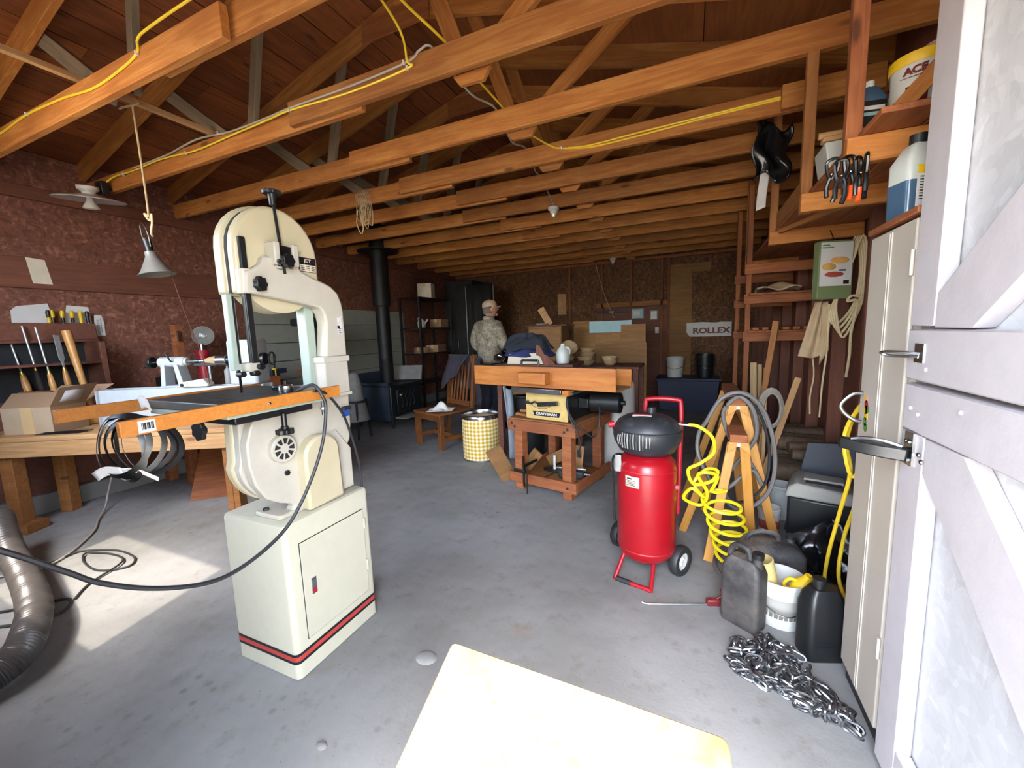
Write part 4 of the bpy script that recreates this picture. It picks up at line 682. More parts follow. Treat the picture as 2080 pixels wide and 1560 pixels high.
# chair with jackets and cap
CO = (-3.2, 4.13, 0); ch = thing('slat_chair', 'brown wooden slat-back chair with jackets over its back', 'chair', CO, -.374)
B().box(-.03, .53, -.02, .52, .42, .45).build('seat', 'chair_wood', ch, bev=.01)
for x in (.0, .5):
    B().box(x-.03, x+.03, 0, .06, 0, .42).build('leg', 'chair_wood', ch, bev=.004)
    board('back_post', (x, .48, 0), (x, .60, 1.12), .05, .045, 'chair_wood', ch, upv=(0, 1, 0))
B().box(-.02, .52, .0, .03, .35, .42).build('apron', 'chair_wood', ch, bev=.003)
for x in (.0, .5): board('stretcher', (x, .05, .12), (x, .48, .12), .05, .02, 'chair_wood', ch)
board('cross_stretcher', (.0, .26, .12), (.5, .26, .12), .05, .02, 'chair_wood', ch); board('back_rail', (.02, .49, .5), (.48, .49, .5), .06, .022, 'chair_wood', ch); board('back_rail', (.02, .585, 1.06), (.48, .585, 1.06), .09, .022, 'chair_wood', ch)
for k in range(6): x = .09+.064*k; board('slat', (x, .50, .52), (x, .58, 1.02), .03, .014, 'chair_wood', ch, upv=(1, 0, 0))
j1 = tag(drape('jacket', 'dark_cloth', None, lambda u, v: (.04+.40*u+.02*math.sin(9*u), .545+.09*(1 if v > .5 else -1)*min(1, abs(v-.5)*3)-.05*abs(v-.5)+.012*math.sin(18*u+5*v)-(.10*(.5-v) if v < .5 else 0), 1.12-.9*abs(v-.5)*(1-.55*u*(v < .5))+.0*u)), 'dark grey jacket hung over the chair back', 'jacket'); j1.location = CO; j1.rotation_euler = (0, 0, -.374)
j2 = tag(drape('jacket', 'dark_cloth', None, lambda u, v: (.5+.13*u+.01*math.sin(12*v), .56+.1*math.sin(PI*u)+.012*math.sin(10*v), 1.10-.62*v-.05*u)), 'dark jacket sleeve side hanging off the chair corner post', 'jacket'); j2.location = CO; j2.rotation_euler = (0, 0, -.374)
rg = B().grid(lambda u, v: (.26*(u-.5)*2*.6, .2*(v-.5)*2*.6, .012+.10*math.exp(-((u-.5)**2+(v-.55)**2)*22)+.018*math.sin(14*u+3*v)*math.sin(11*v)*math.exp(-((u-.5)**2+(v-.5)**2)*5)), 26, 26).build('rag', 'white_cloth', solid=.006, ang=80); put(rg, (-2.80, 4.12, .458), (0, 0, .4)); tag(rg, 'crumpled white rag heaped on the chair seat', 'rag')
# gingham drum
dm = thing('fibre_drum', 'open fibre drum wrapped in yellow gingham with metal rim', 'drum', (-2.125, 3.88, 0)); B().lathe([(.205, .02), (.208, .12), (.208, .40), (.205, .47)], n=40).build('wrap', 'gingham', dm); B().lathe([(.2, .002), (.209, .002), (.209, .022), (.2, .022)], n=40).build('bottom_rim', 'steel', dm); B().lathe([(.198, .46), (.211, .465), (.212, .49), (.206, .505), (.2, .51), (.196, .5), (.196, .46)], n=40).build('top_rim', 'steel', dm); B().lathe([(.197, .5), (.197, .03), (0, .03)], n=40).build('inside', 'cardboard', dm)
# ---------------------------------------------------------------- table saw on stand
SO = (-1.413, 3.181, 0); SR = math.radians(-13)
def sl(x, y, z): return (SO[0]+x*math.cos(SR)-y*math.sin(SR), SO[1]+x*math.sin(SR)+y*math.cos(SR), z)
sd_ = thing('saw_stand', 'reddish wooden stand with lower shelf under the table saw', 'stand', SO, SR)
for x in (0, .48):
    for y in (0, .56): B().box(x, x+.085, y, y+.085, 0, .55).build('leg', 'stand_wood', sd_, bev=.005)
B().box(-.045, .62, -.028, 0, .535, .632).build('front_apron', 'stand_wood', sd_, bev=.004); B().box(-.045, .62, .646, .674, .535, .632).build('back_apron', 'stand_wood', sd_, bev=.004)
for x in (-.045, .594): B().box(x, x+.026, .001, .645, .535, .632).build('side_apron', 'stand_wood', sd_, bev=.004)
B().box(-.04, .615, -.02, .665, .633, .645).build('top_panel', 'pine_dark', sd_, bev=.002)
B().box(-.045, .62, -.028, 0, .07, .16).build('lower_rail', 'stand_wood', sd_, bev=.004)
for x in (-.045, .594): B().box(x, x+.026, .001, .66, .07, .16).build('lower_rail', 'stand_wood', sd_, bev=.004)
B().box(-.015, .59, .09, .555, .1, .118).build('shelf', 'pine_dark', sd_, bev=.002)
for x, z in ((.0, .6), (.03, .57), (.55, .6), (.52, .575), (.54, .11)): B().cyl((x, -.0295, z), (x, -.028, z), .012, n=10).build('bolt', 'black_matte', sd_)
sw_ = thing('table_saw', 'old table saw with gold front panel and black cabinet', 'table saw', SO, SR)
B().box(.13, .53, .03, .52, .646, .885).build('cabinet', 'black', sw_, bev=.006); gp = B().box(.128, .532, .016, .029, .648, .885).build('front_panel', 'gold_panel', sw_, bev=.003)
B().box(.165, .495, .010, .015, .667, .728).build('name_frame', 'gold_panel', gp, bev=.003); B().prism([(.2, .719), (.47, .719), (.455, .68), (.215, .68)], 'y', .007, .0095).build('name_badge', 'black', gp); text('badge_lettering', 'CRAFTSMAN', .03, 'white', gp, (.335, .0063, .6995), (PI/2, 0, 0), ext=.0006, sx=1.18, bold=.0012)
B().tube([(.28+.15*math.cos(a), .0145, .87+.13*math.sin(a)) for a in [PI*1.15+PI*.7*i/12 for i in range(13)]], .002, n=5).build('tilt_scale', 'dark_brown', gp)
B().cbox((.36, -.01, .79), (.19, .03, .035), (0, -.12, 0)).build('tilt_arm', 'black', sw_, bev=.005); B().tube([(.27, -.012, .785), (.235, -.014, .80), (.2, -.014, .785), (.155, -.014, .79)], .008, k=4).build('crank', 'black', sw_); B().cyl((.155, -.03, .79), (.155, .0, .79), .014, n=12).build('crank_hub', 'dark_steel', sw_)
B().box(.09, .62, -.06, .6, .888, .905).build('table', 'cast_table', sw_, bev=.003); B().box(.06, .535, -.098, -.062, .886, .924).build('front_rail', 'steel', sw_, bev=.003); B().box(.54, .60, -.09, .0, .88, .92).build('rail_block', 'fence_wood', sw_, bev=.003)
B().cyl((.6, .3, .78), (.85, .34, .78), .085, n=22).build('motor', 'black', sw_, bev=.01); B().box(.532, .62, .2, .45, .74, .82).build('motor_mount', 'black', sw_, bev=.004); B().cyl((.85, .34, .78), (.88, .345, .78), .02, n=10).build('motor_shaft', 'dark_steel', sw_)
B().tube([(.54, .0, .86), (.56, -.05, .8), (.6, -.06, .72), (.64, -.05, .66), (.70, -.02, .60), (.74, .05, .55), (.76, .1, .62), (.75, .14, .72), (.72, .2, .78)], .007, k=5).build('motor_cord', 'rubber', sw_)
B().tube([(.56, -.04, .84), (.6, -.08, .72), (.655, -.08, .62), (.68, -.06, .52), (.665, -.05, .46)], .006, k=5).build('plug_cord', 'rubber', sw_); B().box(.65, .68, -.06, -.04, .40, .46).build('plug', 'black', sw_, bev=.004); B().box(.657, .661, -.052, -.048, .38, .4).box(.668, .672, -.052, -.048, .38, .4).build('plug_prong', 'brass', sw_)
sg = thing('crosscut_sled', 'long orange wooden crosscut sled resting on the table saw', 'sled', SO, SR)
B().box(-.36, .966, -.045, .22, .9255, .943).build('base', 'ply_panel', sg, bev=.002); B().box(-.38, .968, -.064, -.046, .93, 1.098).build('front_fence', 'fence_wood', sg, bev=.002); B().box(-.36, .975, .22, .238, .926, 1.07).build('back_fence', 'fence_wood', sg, bev=.002)
B().box(.165, .425, -.15, -.065, .965, 1.058).build('blade_guard_block', 'fence_wood', sg, bev=.008); B().box(-.378, .966, -.066, -.044, 1.098, 1.103).build('fence_cap', 'dark_brown', sg); B().tube([(.14, -.05, 1.1), (.145, -.05, 1.145), (.17, -.05, 1.15), (.28, -.05, 1.15), (.305, -.05, 1.145), (.31, -.05, 1.1)], .01, k=4).build('handle', 'dark_steel', sg)
# bits on and under the stand
for k, (x, y, L, r) in enumerate(((.0, .05, .12, .35), (.03, .09, .14, .15), (.05, .02, .1, -.2))): tag(put(B().box(-L/2, L/2, -.02, .02, 0, .022).build('wood_offcut', 'pine_dark', bev=.002), sl(x+.02, y+.06, .6462+.0225*(k == 1)), (0, 0, SR+r)), ('small pale offcut at the left corner of the saw stand top', 'short offcut stacked on another left of the gold panel', 'slim offcut by the front edge of the saw stand')[k], 'offcut', 'offcuts on the stand')
bx = thing('screw_box', 'small red and black screw box beside the gold saw panel', 'box', sl(.045, .27, .6462), SR); B().box(-.055, .055, -.04, .04, 0, .09).build('carton', 'pink_label', bx, bev=.002); B().box(-.056, .056, -.041, .041, .06, .091).build('top_band', 'black', bx)
mg = thing('mitre_gauge', 'steel mitre gauge with upright handle on the lower shelf', 'mitre gauge', sl(.27, .2, .1192), SR); B().prism([(.1*math.cos(a), .1*math.sin(a)) for a in [PI*i/12 for i in range(13)]], 'z', .01, .035).build('head', 'dark_steel', mg, bev=.003); B().cyl((0, .03, .035), (0, .03, .16), .013, .011, n=14).build('handle', 'white_plastic', mg); B().box(-.01, .01, -.12, .3, 0, .009).build('bar', 'steel', mg)
gc = thing('bar_clamp', 'dark steel bar clamp hooked over the stand lower front rail', 'clamp', sl(.14, -.06, 0), SR); B().box(-.008, .008, -.012, .0, .06, .33).build('bar', 'dark_steel', gc); B().box(-.1, .012, -.014, .005, .18, .205).build('jaw', 'dark_steel', gc, bev=.003); B().box(-.008, .008, .0, .2, .23, .25).build('arm', 'dark_steel', gc); B().cyl((.03, -.006, .0), (.03, -.006, .24), .006, n=8).build('screw', 'dark_steel', gc)
WS = [('wedge of light plywood at the left front of the lower shelf', .08, .16, .2, .9), ('thick square offcut at the back of the lower shelf', .3, .45, .16, .1), ('upright narrow stick on the lower shelf', .44, .35, .24, 1.45), ('square plywood scrap behind the steel mitre gauge', .2, .38, .18, .5)]
for lb, x, y, L, tl in WS: tag(put(B().box(-L/2, L/2, -.012, .012, -.05, .05).build('wood_offcut', 'ply_panel', bev=.002), sl(x, y, .1195+.05*math.cos(tl)+L/2*math.sin(tl)+.002), (0, -tl, SR+.2)), lb, 'offcut', 'offcuts on the lower shelf')
cs = thing('circular_saw_guard', 'black and silver power tool lying right on the lower shelf', 'power tool', sl(.47, .2, .1192), SR+.3); B().box(-.12, .1, -.05, .05, 0, .07).build('body', 'rubber', cs, bev=.015); B().box(-.14, .12, -.03, .03, .075, .095).build('rail', 'steel', cs, bev=.003); B().cyl((.1, 0, .035), (.15, 0, .035), .02, n=12).build('nose', 'steel', cs)
tag(put(B().box(-.075, .075, -.006, .006, 0, .36).build('wood_offcut', 'ply_panel', bev=.002), (-1.53, 3.32, .01), (.12, -.45, .5)), 'pale plywood offcut leaning on the left leg of the stand', 'offcut')
# bin, cloth, white cylinder behind the saw
bn_ = thing('waste_bin', 'tall black plastic bin behind the saw stand', 'bin', (-1.58, 3.98, 0)); B().lathe([(0, .002), (.15, .002), (.18, .70), (.195, .71), (.195, .73), (.182, .73), (.15, .02), (0, .02)], n=32).build('body', 'black', bn_); tag(put(B().box(-.16, .16, -.08, .08, 0, .03).build('wood_offcut', 'ply_panel', bev=.003), (-1.6, 3.97, .732), (0, 0, .5)), 'flat plywood piece lying across the black bin', 'offcut')
pt = tag(drape('trousers', 'grey_cloth', None, lambda u, v: (-1.80+.13*u*(1-.3*v)+.02*math.sin(11*u)+.06*v, 3.80-.05*math.sin(PI*u)+.02*math.sin(16*u+3*v), .82-.74*v+.02*math.sin(7*u)), 22, 22), 'pale blue grey work trousers hanging down beside the black bin', 'trousers')
wc = thing('white_drum', 'tall white plastic cylinder behind the saw at its right', 'drum', (-.66, 4.06, 0)); B().lathe([(0, .002), (.16, .002), (.165, .02), (.165, .84), (.15, .86), (0, .86)], n=32).build('body', 'cooler_grey' if False else 'white_plastic', wc); B().cyl((0, 0, .86), (0, 0, .9), .06, n=20).build('cap', 'white_plastic', wc)
ut = thing('utility_table', 'plain dark table behind the saw holding folded clothes', 'table', (-1.5, 4.05, 0)); B().box(-.40, .45, -.22, .25, 1.02, 1.05).build('top', 'brown_board', ut, bev=.004)
for x in (-.36, .41):
    for y in (-.18, .21): B().box(x-.025, x+.025, y-.025, y+.025, 0, 1.02).build('leg', 'brown_board', ut)
tag(put(B().prism([(-.21, 0), (.2, 0), (.15, .115), (-.19, .105)], 'y', -.12, .12).build('white_box', 'paper_old', bev=.004), (-1.56, 3.99, 1.051)), 'off-white box under the pile of clothes behind the saw', 'box')
def heap(name, label, mat, c, sx, sy, h, seed, droop=.05):
    rnd = random.Random(seed); ph = [rnd.uniform(0, 6) for _ in range(8)]
    def fn_(u, v):
        a = 2*PI*u; r = v; k = 1+.10*math.sin(3*a+ph[0])+.06*math.sin(7*a+ph[1])
        z = h*(1-r**2.6)**.7*(.78+.22*math.sin(2*a+ph[2]+3*r))+.022*math.sin(5*a+9*r+ph[3])*(r*(1.2-r))*2+.014*math.sin(13*r+4*a+ph[4])*r-droop*max(0, r-.75)*4*(.6+.4*math.sin(4*a+ph[5]))
        return (sx*r*k*math.cos(a), sy*r*k*math.sin(a), z)
    o = B().grid(fn_, 56, 18).build(name, mat, solid=.01, ang=80); o.location = c; return tag(o, label, 'clothing')
heap('folded_coverall', 'bright blue garment folded in the middle of the clothes pile', 'blue_cloth', (-1.60, 4.02, 1.165), .27, .17, .06, 1, .05); heap('navy_coat', 'dark navy coat heaped on top of the clothes pile', 'navy_cloth', (-1.60, 4.03, 1.215), .27, .17, .15, 2, .03)
tag(drape('brown_shirt', 'brown_cloth', None, lambda u, v: (-1.42+.2*u, 3.83+.02*math.sin(9*u)-.02*v, 1.25-.2*u-.1*v+.012*math.sin(12*u+6*v)), 14, 12), 'brown shirt sleeve drooping over the right of the white box', 'shirt')
jg = thing('milk_jug', 'translucent white plastic jug on the table behind the saw', 'jug', (-1.19, 3.97, 1.051)); B().lathe([(0, 0), (.06, 0), (.068, .01), (.068, .1), (.055, .14), (.025, .175), (.02, .19), (0, .19)], n=20).build('body', 'translucent', jg); B().cyl((0, 0, .185), (0, 0, .2), .022, n=14).build('cap', 'white_plastic', jg); B().tube([(.03, 0, .165), (.065, 0, .15), (.072, 0, .11), (.06, 0, .08)], .01, k=4).build('handle', 'translucent', jg)
pr_ = thing('pot_lid', 'chrome lamp ring tipped at the left of the white box', 'ring', (-1.86, 3.86, 1.053), rot=(.9, .3, .3)); B().lathe([(.03, 0.0), (.055, .012), (.06, .02), (.055, .028), (.03, .03)], n=24).build('rim', 'steel', pr_); B().cyl((0, 0, .0), (0, 0, .02), .03, n=18).build('core', 'dark_steel', pr_); pr_.location.z = 1.105
# ---------------------------------------------------------------- the person
pe = thing('person', 'person in camouflage jacket and tan cap standing with back turned', 'person', (-2.62, 5.15, 0), -.35)
V = [(0, 0, .98), (0, 0, 1.15), (0, -.01, 1.32), (0, -.01, 1.46), (0, .0, 1.545), (0, .015, 1.60),
     (.19, -.02, 1.45), (-.19, -.02, 1.45), (.265, -.02, 1.24), (-.265, -.02, 1.24), (.24, .17, 1.12), (-.24, .17, 1.12),
     (.1, 0, .93), (-.1, 0, .93), (.11, .01, .52), (-.11, .01, .52), (.12, -.02, .1), (-.12, -.02, .1), (.13, .12, .05), (-.13, .12, .05), (.16, .26, 1.1), (-.16, .26, 1.1)]
E_ = [(0, 1), (1, 2), (2, 3), (3, 4), (4, 5), (3, 6), (3, 7), (6, 8), (7, 9), (8, 10), (9, 11), (0, 12), (0, 13), (12, 14), (13, 15), (14, 16), (15, 17), (16, 18), (17, 19), (10, 20), (11, 21)]
R_ = [(.14, .1), (.13, .1), (.15, .11), (.13, .09), .06, .055, .065, .065, .05, .05, .036, .036, .085, .085, .058, .058, .042, .042, .04, .04, .03, .03]
skin('body', V, E_, R_, 'skin', pe)
# head with face, ears, hair
hd = B().sph((0, 0, 0), (.078, .098, .118), 24, 16); hd.sph((0, .10, -.012), (.014, .022, .022), 10, 8); hd.sph((.08, -.005, -.005), (.012, .02, .032), 10, 8); hd.sph((-.08, -.005, -.005), (.012, .02, .032), 10, 8); hd.sph((0, .075, -.085), (.03, .025, .022), 10, 8)
hd = hd.build('head', 'skin', pe); put(hd, (.01, .03, 1.715), (.15, 0, -.5))
for s in (-1, 1): B().sph((s*.032, .084, .012), (.013, .012, .008), 10, 6).build('eye', 'white', hd)
B().box(-.024, .024, .09, .1, -.062, -.055).build('mouth', 'dark_red', hd); B().lathe([(.084, -.05), (.086, -.02), (.086, .04)], Matrix.Diagonal((.97, 1.2, 1, 1)), 24, PI*1.0, PI*2.0).build('hair', 'hair_grey', hd, solid=.01)
cpp = B().lathe([(.092, .02), (.094, .05), (.085, .095), (.055, .125), (0, .136)], Matrix.Diagonal((.93, 1.15, 1, 1)), 28).build('cap', 'cap_tan', hd); B().grid(lambda u, v: ((u-.5)*.15*(1-.25*v*v), .09+.075*v*(1-(2*u-1)**2*.5), .035-.02*(2*u-1)**2-.01*v), 12, 6).build('cap_brim', 'cap_tan', cpp, solid=.006); B().sph((0, 0, .137), (.01, .01, .006), 8, 6).build('cap_button', 'cap_tan', cpp)
# camouflage jacket, sleeves bent forward
JV = [(0, -.005, .93), (0, -.005, 1.05), (0, -.01, 1.2), (0, -.015, 1.35), (0, -.01, 1.48), (0, .0, 1.565), (.17, -.02, 1.475), (-.17, -.02, 1.475), (.275, -.03, 1.33), (-.275, -.03, 1.33), (.30, -.02, 1.2), (-.30, -.02, 1.2), (.26, .15, 1.12), (-.26, .15, 1.12)]
JE = [(0, 1), (1, 2), (2, 3), (3, 4), (4, 5), (4, 6), (4, 7), (6, 8), (7, 9), (8, 10), (9, 11), (10, 12), (11, 13)]
skin('jacket', JV, JE, [(.22, .15), (.21, .15), (.215, .15), (.22, .15), (.15, .1), .075, .095, .095, .085, .085, .07, .07, .052, .052], 'camo', pe)
B().lathe([(.062, 1.53), (.075, 1.56), (.082, 1.615), (.078, 1.62), (.068, 1.57)], Matrix.Translation((0, .005, 0)) @ Matrix.Diagonal((1, 1.1, 1, 1)), 20).build('collar', 'camo', pe)
skin('trousers', [(0, 0, .95), (.1, 0, .88), (-.1, 0, .88), (.115, .01, .5), (-.115, .01, .5), (.125, -.02, .09), (-.125, -.02, .09)], [(0, 1), (0, 2), (1, 3), (2, 4), (3, 5), (4, 6)], [(.16, .12), .115, .115, .085, .085, .065, .065], 'navy_cloth', pe)
for s in (-1, 1): B().sph((s*.125, .06, .05), (.055, .15, .05), 16, 10).build('boot', 'black_matte', pe)
for s in (-1, 1):
    hn = B().sph((0, .04, 0), (.042, .05, .02), 12, 8)
    for k, L in enumerate((.06, .075, .08, .07)): x = -.03+.02*k; hn.tube([(x, .075, 0), (x, .075+L*.5, -.012), (x, .075+L*.8, -.04)], lambda t: .0095-.002*t, n=8, k=3)
    hn.tube([(s*-.035, .02, 0), (s*-.062, .05, -.005), (s*-.058, .085, -.02)], .0105, n=8, k=3); put(hn.build('hand', 'skin', pe), (s*.165, .25, 1.1), (-.3, 0, s*.35))
# ---------------------------------------------------------------- back of the shop
su = thing('shelf_unit', 'grey metal shelving unit with clutter in the back left', 'shelf', (0, 0, 0))
for x in (-4.80, -4.38):
    for y in (5.95, 6.95): B().box(x-.018, x+.018, y-.018, y+.018, 0, 2.06).build('post', 'dark_steel' if x > -4.5 and y < 6 else 'stove_black', su)
for z in (2.04, 1.5, 1.04, .5): B().box(-4.80, -4.38, 5.95, 6.95, z, z+.025).build('shelf', 'dark_steel', su)
for a, b_ in (((-4.37, 5.96, 1.04), (-4.37, 6.9, .5)), ((-4.37, 6.9, 1.04), (-4.37, 5.96, .5))): board('cross_brace', a, b_, .02, .004, 'dark_steel', su)
def carton(label, loc, d, rz, mat='cardboard'):
    t = thing('carton', label, 'box', loc, rz); B().box(-d[0]/2, d[0]/2, -d[1]/2, d[1]/2, 0, d[2]).build('carton', mat, t, bev=.004); B().box(-.03, .03, -d[1]/2-.001, d[1]/2+.001, d[2]-.06, d[2]+.001).build('tape', 'tape_tan', t); return t
carton('white printed carton on top of the metal shelving', (-4.5, 6.35, 2.066), (.26, .22, .26), .3, 'paper_old'); carton('brown carton on the middle shelf of the metal unit', (-4.5, 6.72, 1.526), (.24, .3, .16), .1); carton('crushed brown carton on the lower metal shelf', (-4.52, 6.6, 1.066), (.25, .4, .13), .2); carton('small brown carton on the lower metal shelf', (-4.55, 6.18, 1.066), (.2, .2, .1), -.2)
pk = thing('watering_can', 'white plastic watering can on the middle metal shelf', 'can', (-4.5, 6.15, 1.526)); B().lathe([(0, 0), (.07, 0), (.075, .1), (.05, .14), (0, .14)], n=18).build('body', 'white_plastic', pk); B().cyl((.06, 0, .06), (.16, -.03, .14), .012, .018, n=10).build('spout', 'white_plastic', pk); B().tube([(-.05, 0, .12), (-.08, 0, .16), (-.03, 0, .19), (.03, 0, .13)], .008, k=4).build('handle', 'white_plastic', pk)
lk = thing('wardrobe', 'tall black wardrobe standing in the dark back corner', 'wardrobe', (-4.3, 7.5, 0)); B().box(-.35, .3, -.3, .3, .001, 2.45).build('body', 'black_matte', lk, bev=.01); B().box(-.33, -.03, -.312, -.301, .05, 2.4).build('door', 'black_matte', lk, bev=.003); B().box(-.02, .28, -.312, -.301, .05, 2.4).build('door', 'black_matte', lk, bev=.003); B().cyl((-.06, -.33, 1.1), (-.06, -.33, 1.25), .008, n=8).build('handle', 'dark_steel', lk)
for y in (5.6+.0, ): pass
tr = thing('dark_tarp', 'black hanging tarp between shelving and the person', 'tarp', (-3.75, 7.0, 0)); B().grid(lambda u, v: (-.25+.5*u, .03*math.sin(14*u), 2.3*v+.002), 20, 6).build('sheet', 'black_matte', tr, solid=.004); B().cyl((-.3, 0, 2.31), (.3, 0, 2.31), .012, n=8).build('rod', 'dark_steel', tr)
for x in (-.3, .3): B().cyl((x, .02, 0), (x, .02, 2.32), .015, n=8).build('stand_pole', 'dark_steel', tr)
kc = thing('wood_cabinet', 'plain plywood cabinet box behind the pile of clothes', 'cabinet', (-1.93, 5.75, 0)); B().box(-.25, .25, -.2, .2, .001, 1.45).build('carcass', 'ply_panel', kc, bev=.004); B().box(-.235, .235, -.212, -.201, .05, 1.42).build('door', 'ply_panel', kc, bev=.003); B().box(-.27, .33, -.22, .22, 1.451, 1.47).build('top', 'brown_board', kc, bev=.002); B().sph((.2, -.222, .9), .014).build('knob', 'brass', kc)
tag(put(B().box(-.05, .05, -.01, .01, 0, .28).build('pine_offcut', 'pine', bev=.002), (-1.9, 5.72, 1.475), (.1, -.5, 0)), 'pale tilted offcut standing on the plywood cabinet', 'offcut'); tag(put(B().box(-.09, .09, -.01, .01, 0, .42).build('pine_offcut', 'pine', bev=.002), (-2.48, YB-.02, 1.72)), 'pale rectangular board fixed upright on the back wall', 'board')
tag(put(B().lathe([(0, 0), (.06, .003), (.1, .02), (.098, .024), (.06, .01), (0, .006)], n=20).build('dish', 'white'), (-2.0, 5.65, 1.471)), 'shallow white dish on the plywood cabinet', 'dish')
# bowl table with turned bowls
bt_ = thing('bowl_table', 'dark table at the back covered with stacked wooden bowls', 'table', (-1.05, 5.2, 0)); B().box(-.62, .5, -.3, .3, .90, .93).build('top', 'brown_board', bt_, bev=.004)
for x in (-.58, .46):
    for y in (-.26, .26): B().box(x-.03, x+.03, y-.03, y+.03, 0, .9).build('leg', 'brown_board', bt_)
bp = [(0, 0), (.05, 0), (.09, .03), (.11, .075), (.104, .078), (.085, .036), (.04, .01), (0, .008)]
b0 = None
LB = [((-.42, -.12), 4, .1, 'in the tall stack at the left of the bowl table'), ((-.16, -.14), 2, .1, 'in the short stack in the middle of the bowl table'), ((.12, -.1), 2, .095, 'in the right-hand pair on the bowl table'), ((-.22, .14), 4, .1, 'in the back stack on the bowl table'), ((-.52, .12), 3, .1, 'in the rear left stack on the bowl table')]
pos_w = ['bottom', 'second', 'third', 'topmost']
for (x, y), nn, s_, wh in LB:
    for k in range(nn):
        if b0 is None: o = b0 = B().lathe(bp, n=24).build('wooden_bowl', 'bowl_wood')
        else: o = dup(b0)
        o.scale = (s_*9.2+random.uniform(-.1, .1),)*2+(.9,); put(o, (-1.05+x+random.uniform(-.01, .01), 5.2+y, .931+.046*k), (random.uniform(-.06, .06)*(k > 0), random.uniform(-.06, .06)*(k > 0), random.uniform(0, 6)))
        tag(o, f'{pos_w[k] if k < nn-1 or nn == 4 else "topmost"} turned wooden bowl {wh}', 'bowl', 'turned wooden bowls')
o = dup(b0, loc=(-1.44, 5.06, 1.135), rot=(.9, .2, .4)); tag(o, 'wooden bowl tipped on its side atop the left stack', 'bowl', 'turned wooden bowls')
# plywood sheets leaning behind the bowls
for k, (x0, x1, y, z1, mt, lb) in enumerate(((-1.72, -1.28, 6.3, 1.52, 'ply_panel', 'plywood sheet standing behind the bowls, leftmost'), (-1.35, -.85, 6.2, 1.36, 'ply_panel', 'plywood sheet standing behind the bowls, middle'), (-.95, -.60, 6.1, 1.44, 'ply_panel', 'plywood sheet standing behind the bowls, right and narrow'), (-1.25, -.55, 5.75, 1.18, 'ply_panel', 'low wide plywood sheet in front of the other sheets'))):
    tag(put(B().box(0, x1-x0, 0, .014, 0, z1).build('plywood_sheet', mt, bev=.002), (x0, y, .002), (-.04, 0, 0)), lb, 'plywood', 'plywood sheets at the back')
tag(put(B().prism([(0, .98), (.62, .98), (.62, 1.50), (.54, 1.50), (.54, 1.42), (0, 1.42)][::-1] if False else [(0, 1.33), (.56, 1.33), (.56, .0), (.62, .0), (.62, 1.5), (0, 1.5)], 'y', 0, .02).build('blue_board', 'light_blue'), (-1.42, 6.16, .002)), 'pale blue frame board behind the bowls', 'board')
def frame(label, x, z, w_, h_, art):
    t = thing('picture_frame', label, 'picture', (x, YB-.036, z)); B().box(-w_/2, w_/2, -.02, -.004, -h_/2, h_/2).build('frame', 'black', t, bev=.003); B().box(-w_/2+.02, w_/2-.02, -.0225, -.02, -h_/2+.02, h_/2-.02).build('print', art, t); return t
f1 = frame('framed certificate in black frame on the back wall', -.97, 1.66, .27, .21, 'light_blue'); B().box(-.06, .06, -.0235, -.0225, -.04, .05).build('seal', 'paper', f1); frame('small framed print right of the certificate', -.66, 1.62, .15, .19, 'paper')
lv = thing('spirit_level', 'long dark blue level hung on the back wall beside the certificate', 'level', (-1.45, YB-.05, 1.72)); B().box(-.3, .3, -.02, .02, -.025, .025).build('beam', 'navy', lv, bev=.003); B().box(-.04, .04, -.022, .022, -.012, .012).build('vial', 'light_blue', lv)
ol = thing('wall_outlet', 'white electrical outlet plate on the back wall', 'outlet', (-.60, YB-.036, 1.33)); B().box(-.035, .035, -.006, 0, -.058, .058).build('plate', 'white_plastic', ol, bev=.003)
for z in (-.026, .026): B().box(-.016, .016, -.009, -.006, z-.016, z+.016).build('socket', 'paper_old', ol, bev=.002)
sgn = thing('banner_sign', 'torn white banner with red lettering pinned on the back wall', 'sign', (.29, YB-.054, 1.32)); B().prism([(-.37, -.05), (-.31, -.13), (.37, -.135), (.37, .12), (.2, .125), (.1, .115), (-.1, .13), (-.37, .125)], 'y', 0, .002).build('sheet', 'paper', sgn); text('lettering', 'ROLLEX', .135, 'dark_red', sgn, (.04, -.0015, -.03), (PI/2, 0, 0), sx=1.25, bold=.006)
bbn = thing('blue_tote', 'dark blue storage tote on the floor at the back', 'bin', (-.03, 7.4, 0)); B().prism([(-.44, .002), (.42, .002), (.46, .5), (-.48, .5)], 'y', -.28, .28).build('body', 'blue_bin', bbn, bev=.01); B().box(-.5, .48, -.3, .3, .5, .54).build('lid', 'blue_bin', bbn, bev=.008)
def pail(name, label, loc, r, h, mat, bail=True):
    t = thing(name, label, 'bucket', loc); B().lathe([(0, 0), (r*.86, 0), (r*.98, h*.86), (r*1.05, h*.87), (r*1.05, h*.93), (r, h*.94), (r, h), (r*.95, h), (r*.84, .01), (0, .01)], n=28).build('body', mat, t)
    if bail: B().tube([(-r*1.05, 0, h*.9), (-r*1.1, -r*.5, h*.6), (0, -r*1.25, h*.42), (r*1.1, -r*.5, h*.6), (r*1.05, 0, h*.9)], .003, k=5).build('bail', 'steel', t)
    return t
pail('pail', 'white plastic pail on top of the dark blue tote', (-.24, 7.35, .541), .135, .34, 'white_plastic'); pail('pail', 'black plastic pail on the dark blue tote right of the white one', (.22, 7.4, .541), .14, .38, 'black')
tag(B().tube([(-1.75, YB-.1, 2.66), (-1.6, YB-.09, 2.1), (-1.40, YB-.08, 1.6)], .006, k=4).build('thin_rod', 'rope'), 'thin rod leaning slanted against the back wall studs', 'rod')
